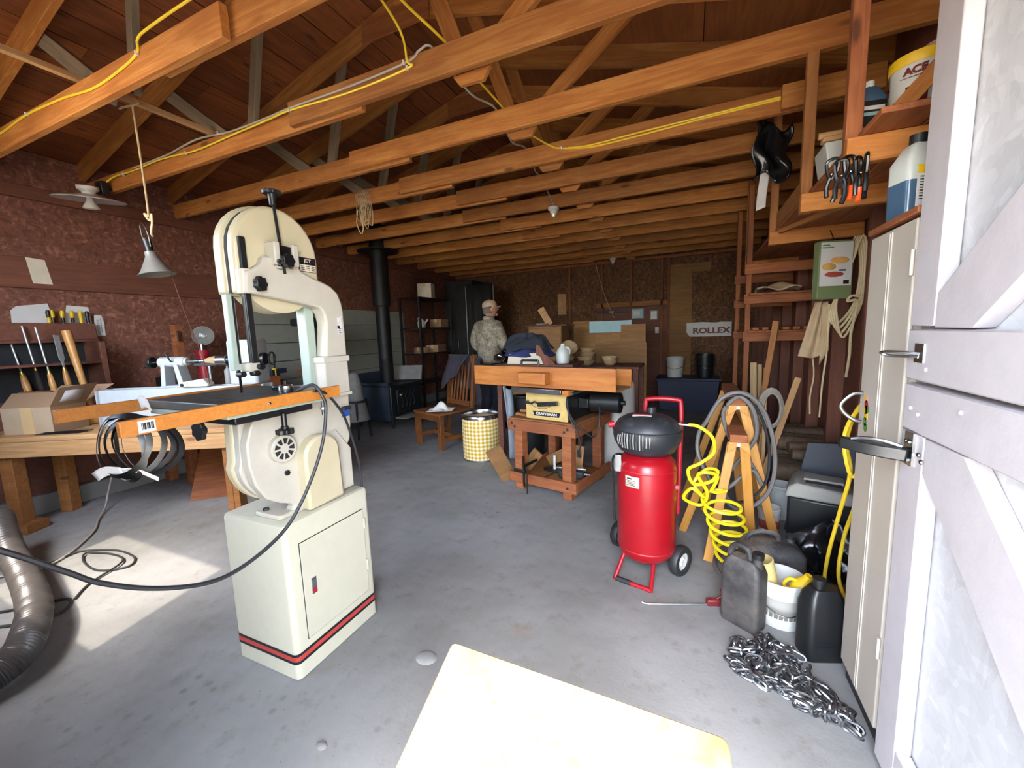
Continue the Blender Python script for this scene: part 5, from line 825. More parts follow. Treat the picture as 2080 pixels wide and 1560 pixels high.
# ================================================================ RIGHT SIDE
# sunlit work table in the doorway
ft = thing('work_table', 'white stained table in bright sun at the doorway foreground', 'table', (-.226, .47, 0))
tq = [(-.305, .302), (.304, .285), (.325, -.25), (-.185, -.25)]
def rpoly(q, r=.018, k=4):
    out = []
    for i, p in enumerate(q):
        p = Vector(p); a = (Vector(q[i-1])-p).normalized(); c = (Vector(q[(i+1) % len(q)])-p).normalized()
        for j in range(k+1): t = j/k; out.append(tuple(p+a*r*(1-t)**2+c*r*t**2))
    return out
B().prism(rpoly(tq)[::-1], 'z', .597, .62).build('top', 'stained_top', ft, bev=.004)
B().prism(rpoly([(x*.93, y*.93) for x, y in tq])[::-1], 'z', .53, .596).build('apron', 'white', ft)
for x, y in ((-.25, .24), (.25, .23), (.27, -.2), (-.14, -.2)): B().box(x-.022, x+.022, y-.022, y+.022, 0, .53).build('leg', 'white', ft, bev=.004)
# ---------------------------------------------------------------- air compressor
ac = thing('air_compressor', 'red upright air compressor with black motor cover and wheels', 'compressor', (-.213, 2.28, 0))
B().lathe([(0, .075), (.06, .08), (.115, .1), (.148, .135), (.157, .17), (.157, .62), (.15, .655), (.125, .685), (.07, .70), (0, .705)], n=40).build('tank', 'red_paint', ac); B().lathe([(.1575, .165), (.1595, .17), (.1575, .175)], n=40).build('weld_seam', 'red', ac); B().lathe([(.1575, .615), (.1595, .62), (.1575, .625)], n=40).build('weld_seam', 'red', ac)
def oval(r, z, sx=1.12, sy=.95, n=40): return [(r*sx*math.cos(2*PI*i/n), r*sy*math.sin(2*PI*i/n), z) for i in range(n)]
loft([oval(.1, .695), oval(.13, .715), oval(.155, .765), oval(.162, .80), oval(.158, .84), oval(.135, .88), oval(.10, .905), oval(.05, .915)]).build('motor_cover', 'cover_black', ac)
loft([oval(.158, .822), oval(.1645, .826), oval(.1645, .832), oval(.156, .838)], False).build('cover_seam', 'rubber', ac)
for k in range(12):
    a = math.radians(222+5.2*k); c_, s_ = math.cos(a), math.sin(a); h_ = .045 if 1 < k < 10 else .03
    pts = [(.162*1.12*c_, .162*.95*s_, .79-h_*.9), (.168*1.12*c_, .168*.95*s_, .79), (.164*1.12*c_, .164*.95*s_, .79+h_*.9)]; B().tube(pts, .0035, n=6, k=3).build('grille_bar', 'steel' if k % 2 else 'cooler_grey', ac)

B().cyl((-.17, -.03, .855), (-.2, -.04, .85), .018, n=12).build('switch', 'red', ac); B().cyl((.02, .03, .905), (.02, .03, .945), .024, n=14).build('filter_cap', 'cover_black', ac); B().box(-.07, .03, -.06, -.02, .905, .917).build('name_badge', 'cooler_grey', ac, bev=.003); B().box(-.06, .02, -.055, -.03, .917, .919).build('badge_stripe', 'red', ac)
B().tube([(-.02, .15, .3), (-.025, .17, .7), (-.025, .19, .93), (-.0, .19, .965), (.14, .19, .965), (.168, .19, .93), (.168, .17, .7), (.16, .15, .3)], .0135, n=12, k=4).build('handle', 'red', ac)
lb = B().lathe([(.1582, .54), (.1582, .60)], n=10, a0=math.radians(232), a1=math.radians(262)).build('warning_label', 'paper_old', ac, solid=.0006)
B().cbox((-.072, -.146, .588), (.03, .001, .007), (0, 0, -.42)).build('label_heading', 'black', lb)
for k in range(4): B().cbox((-.064, -.1495, .577-.008*k), (.055-.006*(k % 2), .001, .0022), (0, 0, -.4)).build('label_line', 'dark_brown', lb)
B().tube([(-.11, -.08, .12), (-.145, -.155, .016), (-.13, -.165, .014), (.03, -.205, .014), (.045, -.2, .016), (.05, -.08, .11)], .011, n=10, k=3).build('foot_bar', 'red', ac); B().tube([(-.14, -.162, .014), (-.06, -.182, .014)], .0135, n=10).build('foot_grip', 'rubber', ac)
AXD = Vector((.866, -.5, 0)); AXC = Vector((0, .12, .0855)); B().cyl(AXC-AXD*.2, AXC+AXD*.23, .008, n=10).build('axle', 'dark_steel', ac)
for x in (-.2, .21):
    WM = Matrix.Translation(AXC+AXD*x) @ AXD.to_track_quat('Z', 'Y').to_matrix().to_4x4()
    w2 = B().lathe([(.05, -.024), (.078, -.024), (.085, -.014), (.085, .014), (.078, .024), (.05, .024), (.05, -.024)], WM, 28).build('tyre', 'rubber', ac); B().lathe([(0, .02), (.02, .024), (.03, .01), (.051, .014), (.051, -.014), (0, -.014)], WM, 24).build('wheel_hub', 'white_plastic', w2)
B().box(-.16, -.12, -.1, -.06, .60, .70).build('pressure_switch', 'steel', ac, bev=.006); B().tube([(-.14, -.08, .7), (-.175, -.06, .66), (-.172, -.05, .5), (-.165, -.06, .3)], .006, k=4).build('drain_line', 'dark_steel', ac); B().cyl((.155, -.04, .53), (.172, -.045, .53), .012, n=10).build('gauge_port', 'pink_label', ac)
B().tube([(.13, .08, .73), (.15, .1, .79), (.165, .11, .84)], .009, k=3).build('outlet_pipe', 'brass', ac); B().cyl((.15, .11, .842), (.21, .115, .838), .01, n=10).build('coupler', 'steel', ac)
# yellow hose
yh = thing('air_hose', 'bright yellow recoil air hose tangled beside the compressor', 'hose')
pts = [(-.005, 2.395, .839), (.05, 2.4, .83), (.117, 2.4, .775), (.125, 2.4, .69), (.06, 2.38, .63), (-.0, 2.38, .585), (.03, 2.4, .50), (.12, 2.42, .52), (.15, 2.44, .575), (.09, 2.46, .57), (.03, 2.43, .49), (.08, 2.40, .43), (.02, 2.38, .48), (-.02, 2.42, .40), (.07, 2.45, .36), (.10, 2.42, .45), (.05, 2.4, .55), (.09, 2.38, .58), (.15, 2.42, .55), (.12, 2.45, .45)]
B().tube(pts, .0095, k=6).build('tangle', 'yellow_hose', yh)
cp = []
for i in range(96):
    t = i/95; a = 2*PI*6.0*t+1.2; cx, cy, cz = .165+.095*t, 2.44+.02*t, .42-.375*t; r = .095
    cp.append((cx+r*math.cos(a), cy+r*.75*math.sin(a), cz+.022*math.sin(a)+.0))
B().tube([pts[-1], *[tuple(Vector(pts[-1]).lerp(Vector(cp[0]), .5)+Vector((0, 0, -.01)))], *cp, (.22, 2.40, .02), (.20, 2.33, .012), (.23, 2.28, .012)], .0095, n=8, k=2).build('coil', 'yellow_hose', yh)
# ---------------------------------------------------------------- two sawhorses
def horse(label, x, y0, y1, zt, lsp, rsp, ly, ry):
    t = thing('sawhorse', label, 'sawhorse', (0, 0, 0), group='sawhorses'); B().box(x-.045, x+.045, y0-.02, y1, zt-.045, zt).build('beam', 'stand_wood', t, bev=.004)
    for y, fl_ in ((y0, 1), (y1-.08, 0)):
        lx, rx = lsp, rsp; dy = (ly-y0, ry-y0) if fl_ else (0, 0)
        board('leg', (x-.03, y, zt-.05), (lx, y+dy[0], 0), .05, .022, 'horse_wood', t, upv=(1, 0, 0)); board('leg', (x+.03, y, zt-.05), (rx, y+dy[1], 0), .05, .022, 'horse_wood', t, upv=(1, 0, 0))
        B().prism([(x-.05, zt-.04), (x+.05, zt-.04), (x+.06, zt-.11), (x+.02, zt-.08), (x, zt-.06), (x-.02, zt-.08), (x-.06, zt-.11)], 'y', y-.028, y-.014).build('bracket', 'horse_wood', t, bev=.002); B().cyl((x, y-.032, zt-.055), (x, y-.028, zt-.055), .01, n=8).build('bracket_bolt', 'steel', t)
    return t
horse('taller yellow sawhorse draped with grey hose behind the compressor', .27, 2.78, 3.5, .935, -.03, .51, 2.84, 2.79); horse('lower yellow sawhorse nested under the taller one', .257, 2.55, 3.3, .765, .115, .362, 2.5, 2.66)
gh = thing('grey_hose', 'grey rubber hose coiled in big loops over the taller sawhorse', 'hose')
for k, (dx, dy, s1, s2) in enumerate(((0, 0, 1, 1), (-.03, .04, .93, .93), (.03, .02, .97, .9))):
    L_ = [(.10, .80), (.17, .94), (.265, .985), (.36, .93), (.43, .80), (.47, .6), (.455, .42), (.38, .31), (.27, .27), (.16, .37), (.06, .56), (.055, .7)] if k != 2 else [(.20, .93), (.265, .99), (.34, .9), (.36, .72), (.28, .55), (.19, .40), (.15, .33), (.22, .36), (.34, .5), (.40, .40), (.33, .55), (.22, .70), (.18, .85)]
    B().tube([(.265+(x-.265)*s1+dx*.3, 2.715+dy-.03*math.sin(i), .62+(z-.62)*s2) for i, (x, z) in enumerate(L_)], .012 if k != 1 else .0085, n=8, k=6, closed=True).build('loop', 'grey_hose' if k != 1 else 'rubber', gh)
B().tube([(.19, 2.70, .37), (.30, 2.72, .2), (.36, 2.73, .06), (.33, 2.66, .012), (.2, 2.6, .012), (.15, 2.45, .012), (.2, 2.3, .012)], .012, n=8, k=5).build('tail', 'grey_hose', gh)
# ---------------------------------------------------------------- cans, jugs, buckets
def jug(name, label, loc, rz, w_, d, h, mat, spout=(.3, 0), handle=True, slope_=.2, cap='black'):
    t = thing(name, label, 'jug', loc, rz); z1 = h*(1-slope_)
    loft([rr_loop(w_/2*.95, d/2*.95, .018, .002), rr_loop(w_/2, d/2, .022, .02), rr_loop(w_/2, d/2, .022, z1), rr_loop(w_/2*.86, d/2*.8, .02, z1+h*slope_*.55), rr_loop(w_/2*.6, d/2*.55, .015, h*.97)]).build('body', mat, t)
    B().cyl((spout[0]*w_, spout[1], z1), (spout[0]*w_*1.05, spout[1], h*1.04), .022, .019, n=14).build('neck', mat, t); B().cyl((spout[0]*w_*1.05, spout[1], h*1.03), (spout[0]*w_*1.06, spout[1], h*1.10), .024, n=14).build('cap', cap, t)
    if handle: B().tube([(-.38*w_, 0, z1*.98), (-.36*w_, 0, h*1.02), (-.15*w_, 0, h*1.12), (.1*w_, 0, h*1.08), (.14*w_, 0, h*.93)], .013, n=8, k=4).build('handle', mat, t)
    B().box(-w_*.3, w_*.3, -d/2-.002, -d/2+.004, h*.2, h*.24).build('rib', mat, t); return t
jug('black_jug', 'tall scuffed black oil jug standing left of the chain', (.245, 2.0, 0), -.55, .17, .1, .335, 'dusty_black', (.32, .0)); jug('gas_can', 'dusty grey-black fuel can behind the tall black jug', (.40, 2.36, 0), .15, .28, .2, .265, 'dusty_black', (.32, 0)); jug('black_jug', 'smooth black jug pressed against the beige cabinet', (.515, 1.905, 0), .35, .15, .105, .31, 'black', (-.1, 0), False, .28)
wbk = pail('paint_bucket', 'spattered white paint bucket beside the chain', (.405, 2.09, 0), .1, .22, 'white_plastic'); B().lathe([(.0885, .05), (.0955, .145)], n=20, a0=PI*1.1, a1=PI*1.9).build('printed_label', 'cooler_grey', wbk, solid=.001); B().lathe([(.0915, .07), (.0965, .15)], n=6, a0=PI*1.02, a1=PI*1.14).build('red_label', 'pink_label', wbk, solid=.002)
sc = thing('scoop_jug', 'dirty cream cut-off jug standing in the white bucket', 'scoop', (.37, 2.09, .05), rot=(.1, -.2, 0)); B().lathe([(0, 0), (.036, .0), (.048, .06), (.05, .14), (.048, .25), (.042, .253), (.044, .14), (.036, .02), (0, .02)], n=24).build('body', 'gourd', sc)
fn = thing('yellow_funnel', 'yellow plastic measuring jug in the white bucket', 'funnel', (.455, 2.06, .15), rot=(.2, .35, 0)); B().lathe([(0, 0), (.035, 0), (.04, .03), (.038, .07), (.022, .10), (.015, .13), (.013, .13), (.018, .1), (0, .09)], n=20).build('body', 'yellow', fn); B().tube([(-.03, 0, .08), (-.055, 0, .07), (-.06, 0, .03), (-.038, 0, .015)], .007, k=4).build('handle', 'yellow', fn)
bl_ = thing('label_bottle', 'dark bottle with purple and white label behind the tall jug', 'bottle', (.335, 2.2, 0)); B().lathe([(0, 0), (.04, 0), (.043, .01), (.043, .15), (.025, .19), (.018, .2), (0, .2)], n=18).build('body', 'black', bl_); B().lathe([(.0435, .08), (.0435, .13)], n=18).build('upper_label', 'paper', bl_); B().lathe([(.0435, .04), (.0435, .075)], n=18).build('lower_label', 'purple', bl_)
wn = thing('trigger_wand', 'thin steel wand with red trigger grip lying on the floor', 'wand', (0, 0, 0)); B().tube([(-.20, 1.965, .012), (-.15, 1.975, .008), (.10, 2.065, .012)], .0045, n=8, k=4).build('lance', 'steel', wn); B().cbox((.135, 2.08, .022), (.085, .03, .035), (0, 0, .35)).build('grip', 'dark_red', wn, bev=.008); B().tube([(.14, 2.085, .035), (.165, 2.09, .06), (.16, 2.095, .085)], .006, k=3).build('trigger', 'dark_red', wn)
# chain pile: every link its own part
cn = thing('chain', 'heap of shiny steel tow chain on the concrete floor', 'chain', (0, 0, 0)); rnd = random.Random(11)
lk0 = None; poly = [((.17, 1.80), (.33, 1.95)), ((.22, 1.70), (.42, 1.86)), ((.30, 1.66), (.47, 1.74)), ((.38, 1.61), (.50, 1.66)), ((.46, 1.56), (.53, 1.60))]
LP = [(.018*math.cos(a)+(.010 if math.cos(a) > 0 else -.010), .0125*math.sin(a), 0) for a in [2*PI*i/12 for i in range(12)]]
for i in range(250):
    if i < 180: t = rnd.random()**.9; k = min(3, int(t*4)); f = t*4-k; a0, b0_ = poly[k]; a1, b1 = poly[k+1]; A_ = Vector(a0).lerp(Vector(a1), f); B_ = Vector(b0_).lerp(Vector(b1), f); p = A_.lerp(B_, rnd.random()); z = .006+abs(rnd.gauss(0, .011))
    else: j = i-180; t = j/70; p = Vector((.175+.35*t+.02*math.sin(j*.5), 1.70-.14*t+.025*math.sin(j*.23+1))); z = .006+.004*(j % 2)
    R = (rnd.uniform(-.6, .6)+(PI/2 if i % 2 else 0), rnd.uniform(-.35, .35), rnd.uniform(0, PI) if i < 180 else -.4+rnd.uniform(-.5, .5))
    if lk0 is None: o = lk0 = B().tube(LP, .0052, n=6, closed=True).build('link', 'chain_steel', cn)
    else: o = lk0.copy(); COL.objects.link(o)
    put(o, (p[0], p[1], z+(.008 if i % 2 else 0)), R)
# cooler, bag, tubs, tarp
co = thing('lunch_cooler', 'black cooler with grey handled lid behind the rubbish bag', 'cooler', (.72, 2.84, 0), -.25); B().box(-.15, .16, -.13, .13, .002, .36).build('body', 'black', co, bev=.015); B().prism([(-.165, .36), (.17, .36), (.15, .43), (-.11, .45), (-.15, .42)], 'y', -.14, .14).build('lid', 'cooler_grey', co, bev=.012); B().box(-.07, .1, -.1, -.05, .435, .452).build('lid_recess', 'black', co, bev=.003); B().box(-.08, .11, -.05, .06, .445, .462).build('handle', 'cooler_grey', co, bev=.006)
def bag(label, c, r, h, seed):
    rn = random.Random(seed); ph = [rn.uniform(0, 6) for _ in range(8)]
    def fn_(u, v):
        a = 2*PI*u; e = math.sin(PI*min(1, v*1.05)*.98)**.55 if v < 1 else 0; k = 1+.16*math.sin(5*a+ph[0]+4*v)+.10*math.sin(9*a+ph[1]-7*v)+.06*math.sin(15*a+ph[2]+11*v)
        return (r*e*k*math.cos(a), r*.9*e*k*math.sin(a), h*v*(1+.14*math.sin(3*a+ph[3])*v)+.002)
    o = B().grid(fn_, 60, 26).build('rubbish_bag', 'plastic_bag', ang=25); o.location = c; return tag(o, label, 'bag')
bag('shiny black rubbish bag slumped in front of the cooler', (.70, 2.52, 0), .16, .3, 3); bag('low crumpled black bag spread beside the yellow horse leg', (.52, 2.62, 0), .12, .12, 5)
tb1 = pail('yogurt_tub', 'white tub with berry picture by the sawhorse leg', (.5, 3.03, 0), .066, .17, 'white_plastic', False); B().lathe([(.06, .03), (.0645, .09)], n=14, a0=PI*1.1, a1=PI*1.9).build('berry_print', 'meat_red', tb1, solid=.001); pail('clear_tub', 'pale translucent tub behind the white berry tub', (.62, 3.3, 0), .085, .24, 'translucent', False)
tag(put(B().prism([(-.2, 0), (.2, 0), (.14, .62), (-.1, .6)], 'y', -.015, .015).build('blue_sheet', 'tarp_blue', bev=.004), (.79, 3.03, .002), (-.2, 0, -.25)), 'slate blue board leaning against the right wall by the cooler', 'board')
tag(put(B().box(-.3, .3, -.15, .15, 0, .05).build('plank_scrap', 'stand_wood', bev=.004), (.84, 2.26, .001), (0, 0, .1)), 'short plank under the yellow cord near the cabinet', 'plank')
# firewood and sticks
lg0 = B().lathe([(.0, 0), (.055, 0), (.06, .02), (.057, .2), (.06, .38), (.055, .4), (0, .4)], n=10).build('firewood_log', 'bark_log'); first = True
for i in range(30):
    o = lg0 if first else lg0.copy()
    if not first: COL.objects.link(o)
    first = False; lay = i//8; sc_ = rnd.uniform(.7, 1.3); put(o, (.62+.05*(lay % 2)+rnd.uniform(-.04, .06), 3.45+.16*(i % 8)+rnd.uniform(-.03, .03)+.07*(lay % 2), .065+.115*lay), (rnd.uniform(-.1, .1), PI/2+rnd.uniform(-.08, .08), rnd.uniform(-.25, .25))); o.scale = (sc_*.9, sc_*.9, .9); tag(o, f'split firewood log, {ords[i % 8] if i % 8 else "first"} from the front in the {("bottom", "second", "third", "top")[lay]} row of the woodpile', 'log', 'firewood logs')
for k, (x, y, x2, y2, h, m_, lb) in enumerate(((.52, 3.95, .63, 3.9, 1.4, 'pine_dark', 'long thin pole standing tallest among the sticks'), (.56, 4.0, .5, 4.05, 1.05, 'bowl_wood', 'pale stick leaning leftmost in the bundle by the woodpile'), (.60, 4.0, .55, 4.1, 1.03, 'bowl_wood', 'pale stick second from left in the bundle by the woodpile'), (.62, 3.95, .60, 4.1, 1.0, 'handle_wood', 'orange stick in the bundle by the woodpile'), (.58, 3.85, .78, 3.8, .95, 'pine', 'pale square stick leaning to the right from the bundle'))):
    tag(board('wood_stick', (x-.03, y, .003), (x2, y2, h), .045, .03, m_, bev=.003), lb, 'stick', 'sticks by the woodpile')
cr_ = thing('rope_coil', 'grey rope coil hanging on the stick bundle', 'rope', (.60, 3.75, .70))
for k in range(5): B().tube([((.06+.006*k)*math.cos(a), -.02+.012*k, (.13+.008*k)*math.sin(a)) for a in [2*PI*i/20 for i in range(20)]], .008, closed=True).build('loop', 'grey_cord', cr_)
tag(put(B().prism([(-.09, 0), (.07, 0), (.11, .13), (-.1, .13)], 'y', -.06, .06).build('white_carton', 'paper', bev=.002), (.85, 3.32, .002), (0, 0, .2)), 'open white carton tipped by the firewood', 'carton')
# timber rack frame
rf = thing('lumber_rack', 'brown timber rack frame against the right wall behind the apron', 'rack', (0, 0, 0))
for y in (4.6, 5.6): board('post', (.50, y, 0), (.50, y, 2.68), .07, .045, 'stand_wood', rf, upv=(0, 1, 0))
for y in (4.6, 5.6):
    for z in (1.9, 1.62, 1.26): board('rail', (.46, y-.045, z), (1.04, y-.045, z), .09, .036, 'stand_wood', rf)
tag(put(B().grid(lambda u, v: (.36*u, .3*v, .05*math.sin(PI*u)*math.sin(PI*v)+.02*math.sin(9*u+5*v)+.02), 14, 12).build('sack', 'canvas_cloth', solid=.01, ang=80), (.58, 4.62, 1.69)), 'rumpled tan sack lying on the lumber rack', 'sack')
board('rack_shelf', (.75, 4.5, 1.662), (.75, 5.7, 1.662), .5, .02, 'stand_wood', rf, upv=(1, 0, 0)); board('rack_shelf', (.75, 4.5, 1.31), (.75, 5.7, 1.31), .5, .02, 'stand_wood', rf, upv=(1, 0, 0))
for k in range(6): tag(board('lumber_offcut', (.55+.08*k, 4.4, 1.335), (.56+.08*k, 5.5, 1.335), .025, .05, 'stand_wood'), f'brown lumber length on the lower rack shelf, {ords[k] if k else "first"} from its open side', 'lumber', 'stored lumber lengths')
# ---------------------------------------------------------------- loft shelf
lf = thing('loft_shelf', 'overhead wooden loft shelf on hangers along the right wall', 'shelf', (0, 0, 0))
for y, mt, zt in ((1.93, 'stand_wood', 3.3), (2.60, 'pine_dark', 2.84), (3.52, 'pine_dark', 2.84), (4.95, 'pine_dark', 2.84)):
    z0 = 1.94 if y != 4.95 else 2.0
    board('hanger', (.53, y+.045, z0), (.53, y+.045, zt), .05, .038, mt, lf, upv=(1, 0, 0)); board('arm', (.50, y, 1.985), (1.04, y, 1.985), .09, .038, 'truss_wood', lf)
board('brace', (.62, 1.862, 2.075), (.74, 1.862, 2.215), .05, .035, 'truss_wood', lf, ov=(.0, .08)); board('brace', (.56, 3.46, 2.03), (.84, 2.7, 2.02), .05, .035, 'pine_dark', lf)
for k in range(3): x = .62+.165*k; board('shelf_plank', (x, 1.75, 2.041), (x, 5.3, 2.041), .158, .02, 'stand_wood', lf, upv=(1, 0, 0))
board('chord_scab', (.49, 3.21, 2.78), (1.0, 3.21, 2.78), .14, .04, 'truss_wood', lf); board('edge_board', (.545, 2.65, 2.10), (.545, 3.48, 2.10), .1, .018, 'pine_dark', lf)
ab = thing('tub_pail', 'white tub with yellow band lid on the loft shelf', 'tub', (.715, 2.0, 2.0525)); B().lathe([(0, 0), (.068, 0), (.078, .21), (.079, .215), (0, .215)], n=26).build('body', 'white_plastic', ab); B().lathe([(.08, .19), (.083, .195), (.083, .225), (.07, .23), (0, .23)], n=26).build('lid', 'yellow', ab); B().lathe([(.0715, .06), (.0745, .12)], n=10, a0=PI*1.25, a1=PI*1.5).build('label', 'dark_red', ab, solid=.001); text('brand_lettering', 'ACE', .032, 'dark_red', ab, (-.036, -.0715, .165), (PI/2-.04, 0, -.45), bold=.0015); put(B().box(-.04, .03, -.0005, .0005, -.001, .001).build('brand_underline', 'dark_red', ab), (-.034, -.0728, .146), (0, 0, -.45))
bb = thing('washer_jug', 'dark blue fluid jug with printed label on the loft shelf', 'jug', (.60, 2.08, 2.0525), .2); loft([rr_loop(.05, .035, .015, 0), rr_loop(.05, .035, .015, .15), rr_loop(.03, .022, .012, .19), rr_loop(.014, .014, .008, .2)]).build('body', 'blue_fluid', bb); B().cyl((0, 0, .198), (0, 0, .22), .016, n=12).build('cap', 'white_plastic', bb); B().box(-.042, .042, -.0362, -.0355, .03, .14).build('label', 'black', bb); B().box(-.036, .036, -.0372, -.0364, .108, .122).build('label_band', 'paper', bb); B().box(-.03, .038, -.0372, -.0364, .088, .1).build('label_band', 'light_blue', bb); B().box(-.042, .042, -.0375, -.0364, .035, .048).build('label_band', 'pink_label', bb)
bsn = thing('basin', 'large pale round basin stood on edge at the back of the loft', 'basin', (.86, 2.3, 2.26), rot=(0, PI/2-.25, .5)); B().lathe([(0, -.05), (.12, -.05), (.17, .02), (.2, .03), (.195, .035), (.165, .03), (.12, -.035), (0, -.035)], n=30).build('basin', 'canvas_cloth', bsn)
tub = thing('clear_bin', 'clear plastic bin with wooden boards on top on the loft edge', 'bin', (.62, 2.42, 2.0525)); B().prism([(-.07, 0), (.08, 0), (.1, .12), (-.09, .12)], 'y', -.09, .09).build('bin', 'translucent', tub, bev=.006); B().box(-.1, .12, -.1, -.05, .121, .141).build('lid_board', 'pine', tub, bev=.004); B().cyl((-.11, -.06, .157), (.1, -.06, .157), .015, n=12).build('dowel', 'pine', tub); B().sph((.03, .02, .16), (.06, .05, .04), 12, 8).build('white_lump', 'white', tub)
pb = tag(B().grid(lambda u, v: (.37+.2*u+.02*math.sin(9*v), 3.36+.05*math.sin(PI*u)+.02*math.sin(11*u+5*v), 2.38+.34*v*(1-.1*u)+.04*math.sin(6*u)-.05*(1-v)*abs(u-.5)), 22, 20).build('hanging_bag', 'plastic_bag', solid=.012, ang=25), 'black plastic bag hanging at the loft shelf corner', 'bag')
tag(B().grid(lambda u, v: (.425+.06*u-.02*(1-v), 3.475+.03*math.sin(4*v), 2.18+.26*v+.02*u), 8, 10).build('paper_scrap', 'paper', solid=.002, ang=80), 'crumpled white paper hanging below the black bag', 'paper')
tag(put(B().lathe([(0, 0), (.03, 0), (.045, .09), (.042, .09), (.028, .006), (0, .006)], n=18).build('paper_cup', 'white'), (.66, 3.2, 2.0525)), 'white cup on the loft shelf behind the clamps', 'cup')
# locking clamps on the first arm
CLB = ['black handled locking clamp at the left of the hanging row', 'locking clamp hanging second from left with black grips', 'locking clamp with orange grip hanging in the middle', 'locking clamp with orange and black grips, fourth in the row', 'black handled locking clamp at the right of the hanging row']
for k in range(5):
    x = .455+.024*k; g1, g2 = (('black', 'black'), ('black', 'black'), ('orange', 'black'), ('orange', 'black'), ('black', 'black'))[k]
    t = thing('locking_clamp', CLB[k], 'clamp', (x, 1.895-.012*(k % 2)-.012, 1.935-.012*(k % 2)), .5*k-.6, group='locking clamps'); B().tube([(-.02, 0, .012), (-.012, 0, .022), (.012, 0, .022), (.018, 0, 0), (.01, 0, -.03), (-.006, 0, -.045), (-.016, 0, -.02), (-.02, 0, .01)], .0055, n=6, k=3).build('jaws', 'dark_steel', t)
    B().tube([(.006, 0, -.035), (.014, 0, -.06), (.012, 0, -.08)], .0055, n=7, k=3).build('arm', 'dark_steel', t); B().tube([(.012, 0, -.075), (.012, 0, -.1), (.004, 0, -.125)], .0078, n=8, k=3).build('grip', g1, t); B().tube([(-.006, 0, -.04), (-.016, 0, -.07), (-.014, 0, -.105)], .0072, n=8, k=3).build('grip', g2, t); B().sph((.0, -.007, -.03), .005, 8, 6).build('rivet', 'steel', t)
# hung on the third arm
gb = thing('boxed_game', 'green flat box with sandwich picture hanging by the apron', 'box', (.86, 3.42, 1.72), .32); B().prism(rrect(.215, .38, .012, 3), 'y', -.03, .03).build('box', 'green_box', gb, bev=.004); pp = B().box(-.098, .098, -.0325, -.0302, -.105, .178).build('picture', 'paper', gb)
B().sph((.02, -.034, .06), (.06, .003, .022), 16, 8).build('bread_top', 'bread', pp); B().sph((-.045, -.034, .02), (.045, .003, .024), 16, 8).build('bread_half', 'bread', pp); B().sph((-.01, -.034, -.03), (.06, .003, .018), 16, 8).build('filling', 'meat_red', pp); B().box(.02, .06, -.035, -.0325, -.01, .0).build('knife_bar', 'dark_brown', pp); B().box(-.09, -.045, -.0334, -.0325, .156, .163).build('heading_mark', 'green', pp); B().box(-.09, -.02, -.0334, -.0325, .14, .148).build('heading_mark', 'green', pp); B().box(.05, .085, -.0335, -.0324, -.095, -.07).build('barcode', 'black', pp)
B().tube([(0, 0, .19), (0, .02, .225), (0, .05, .27)], .003, k=3).build('hanger_wire', 'steel', gb)
an = thing('canvas_apron', 'tan canvas tool apron hanging by white strings from the arm', 'apron', (0, 0, 0)); B().grid(lambda u, v: (.80+.07*u-.085*v+.11*u*v, 3.52+.015*math.sin(12*u+2*v), 1.52-.40*v+.06*(u-.5)*v*2*(1 if u > .5 else -.3)), 16, 18).build('cloth', 'canvas_cloth', an, solid=.006, ang=80); B().grid(lambda u, v: (.835+.05*u, 3.50+.008*math.sin(12*v), 1.5-.42*v+.1*u*v), 8, 14).build('pocket_flap', 'canvas_cloth', an, solid=.005, ang=80)
B().tube([(.80, 3.51, 1.12), (.81, 3.5, 1.0), (.795, 3.5, .85), (.80, 3.5, .72)], .005, k=4).build('string', 'rope_pale', an); B().tube([(.87, 3.49, 1.5), (.875, 3.49, 1.2), (.86, 3.49, .95), (.855, 3.49, .70)], .006, k=4).build('string', 'rope_pale', an); B().cyl((.84, 3.535, 1.52), (.84, 3.535, 1.96), .003, n=6).build('hang_cord', 'rope', an)
rc = thing('hanging_rope', 'tan rope coil with knot hanging beside the green box', 'rope', (1.0, 3.46, 0))
for k in range(4): B().tube([(-.02+.012*k, -.01*k, 1.93), (.02+.008*k, -.01*k, 1.75), (.0+.01*k, -.01*k, 1.5), (-.09+.012*k, -.01*k, 1.36-.03*k), (-.13+.01*k, -.01*k, 1.42), (-.10, -.01*k, 1.55), (-.04, -.01*k, 1.75)], .008, k=5, closed=True).build('loop', 'rope_pale', rc)
B().tube([(-.0, -.04, 1.5), (.02, -.05, 1.53), (-.03, -.055, 1.545), (-.05, -.05, 1.51), (.0, -.05, 1.50), (-.02, -.05, 1.3), (-.02, -.05, 1.15), (-.03, -.05, 1.0)], .0085, k=5).build('knot_tail', 'rope_pale', rc)
# ---------------------------------------------------------------- beige cabinet
cab = thing('metal_cabinet', 'tall beige metal cabinet beside the open door', 'cabinet', (0, 0, 0)); B().box(.575, 1.03, 1.502, 1.825, .06, 1.665).build('body', 'cabinet_beige', cab, bev=.012); B().box(.58, 1.0, 1.51, 1.815, 0.001, .06).build('plinth', 'black', cab)
dd = B().box(.562, .574, 1.51, 1.82, .07, 1.655).build('door', 'cabinet_beige', cab, bev=.004); B().box(.558, .562, 1.65, 1.658, .08, 1.645).build('bead', 'cabinet_beige', dd, bev=.002); B().box(.558, .562, 1.665, 1.673, .08, 1.645).build('bead', 'cabinet_beige', dd, bev=.002)
for z in (1.50, .32): B().cyl((.558, 1.508, z), (.558, 1.508, z+.07), .005, n=10).build('hinge', 'cabinet_beige', dd)
B().tube([(.56, 1.785, 1.125), (.535, 1.80, 1.12), (.508, 1.81, 1.085), (.508, 1.81, 1.06), (.535, 1.80, 1.03), (.56, 1.785, 1.022)], .007, k=5, n=10).build('pull_handle', 'steel', dd)
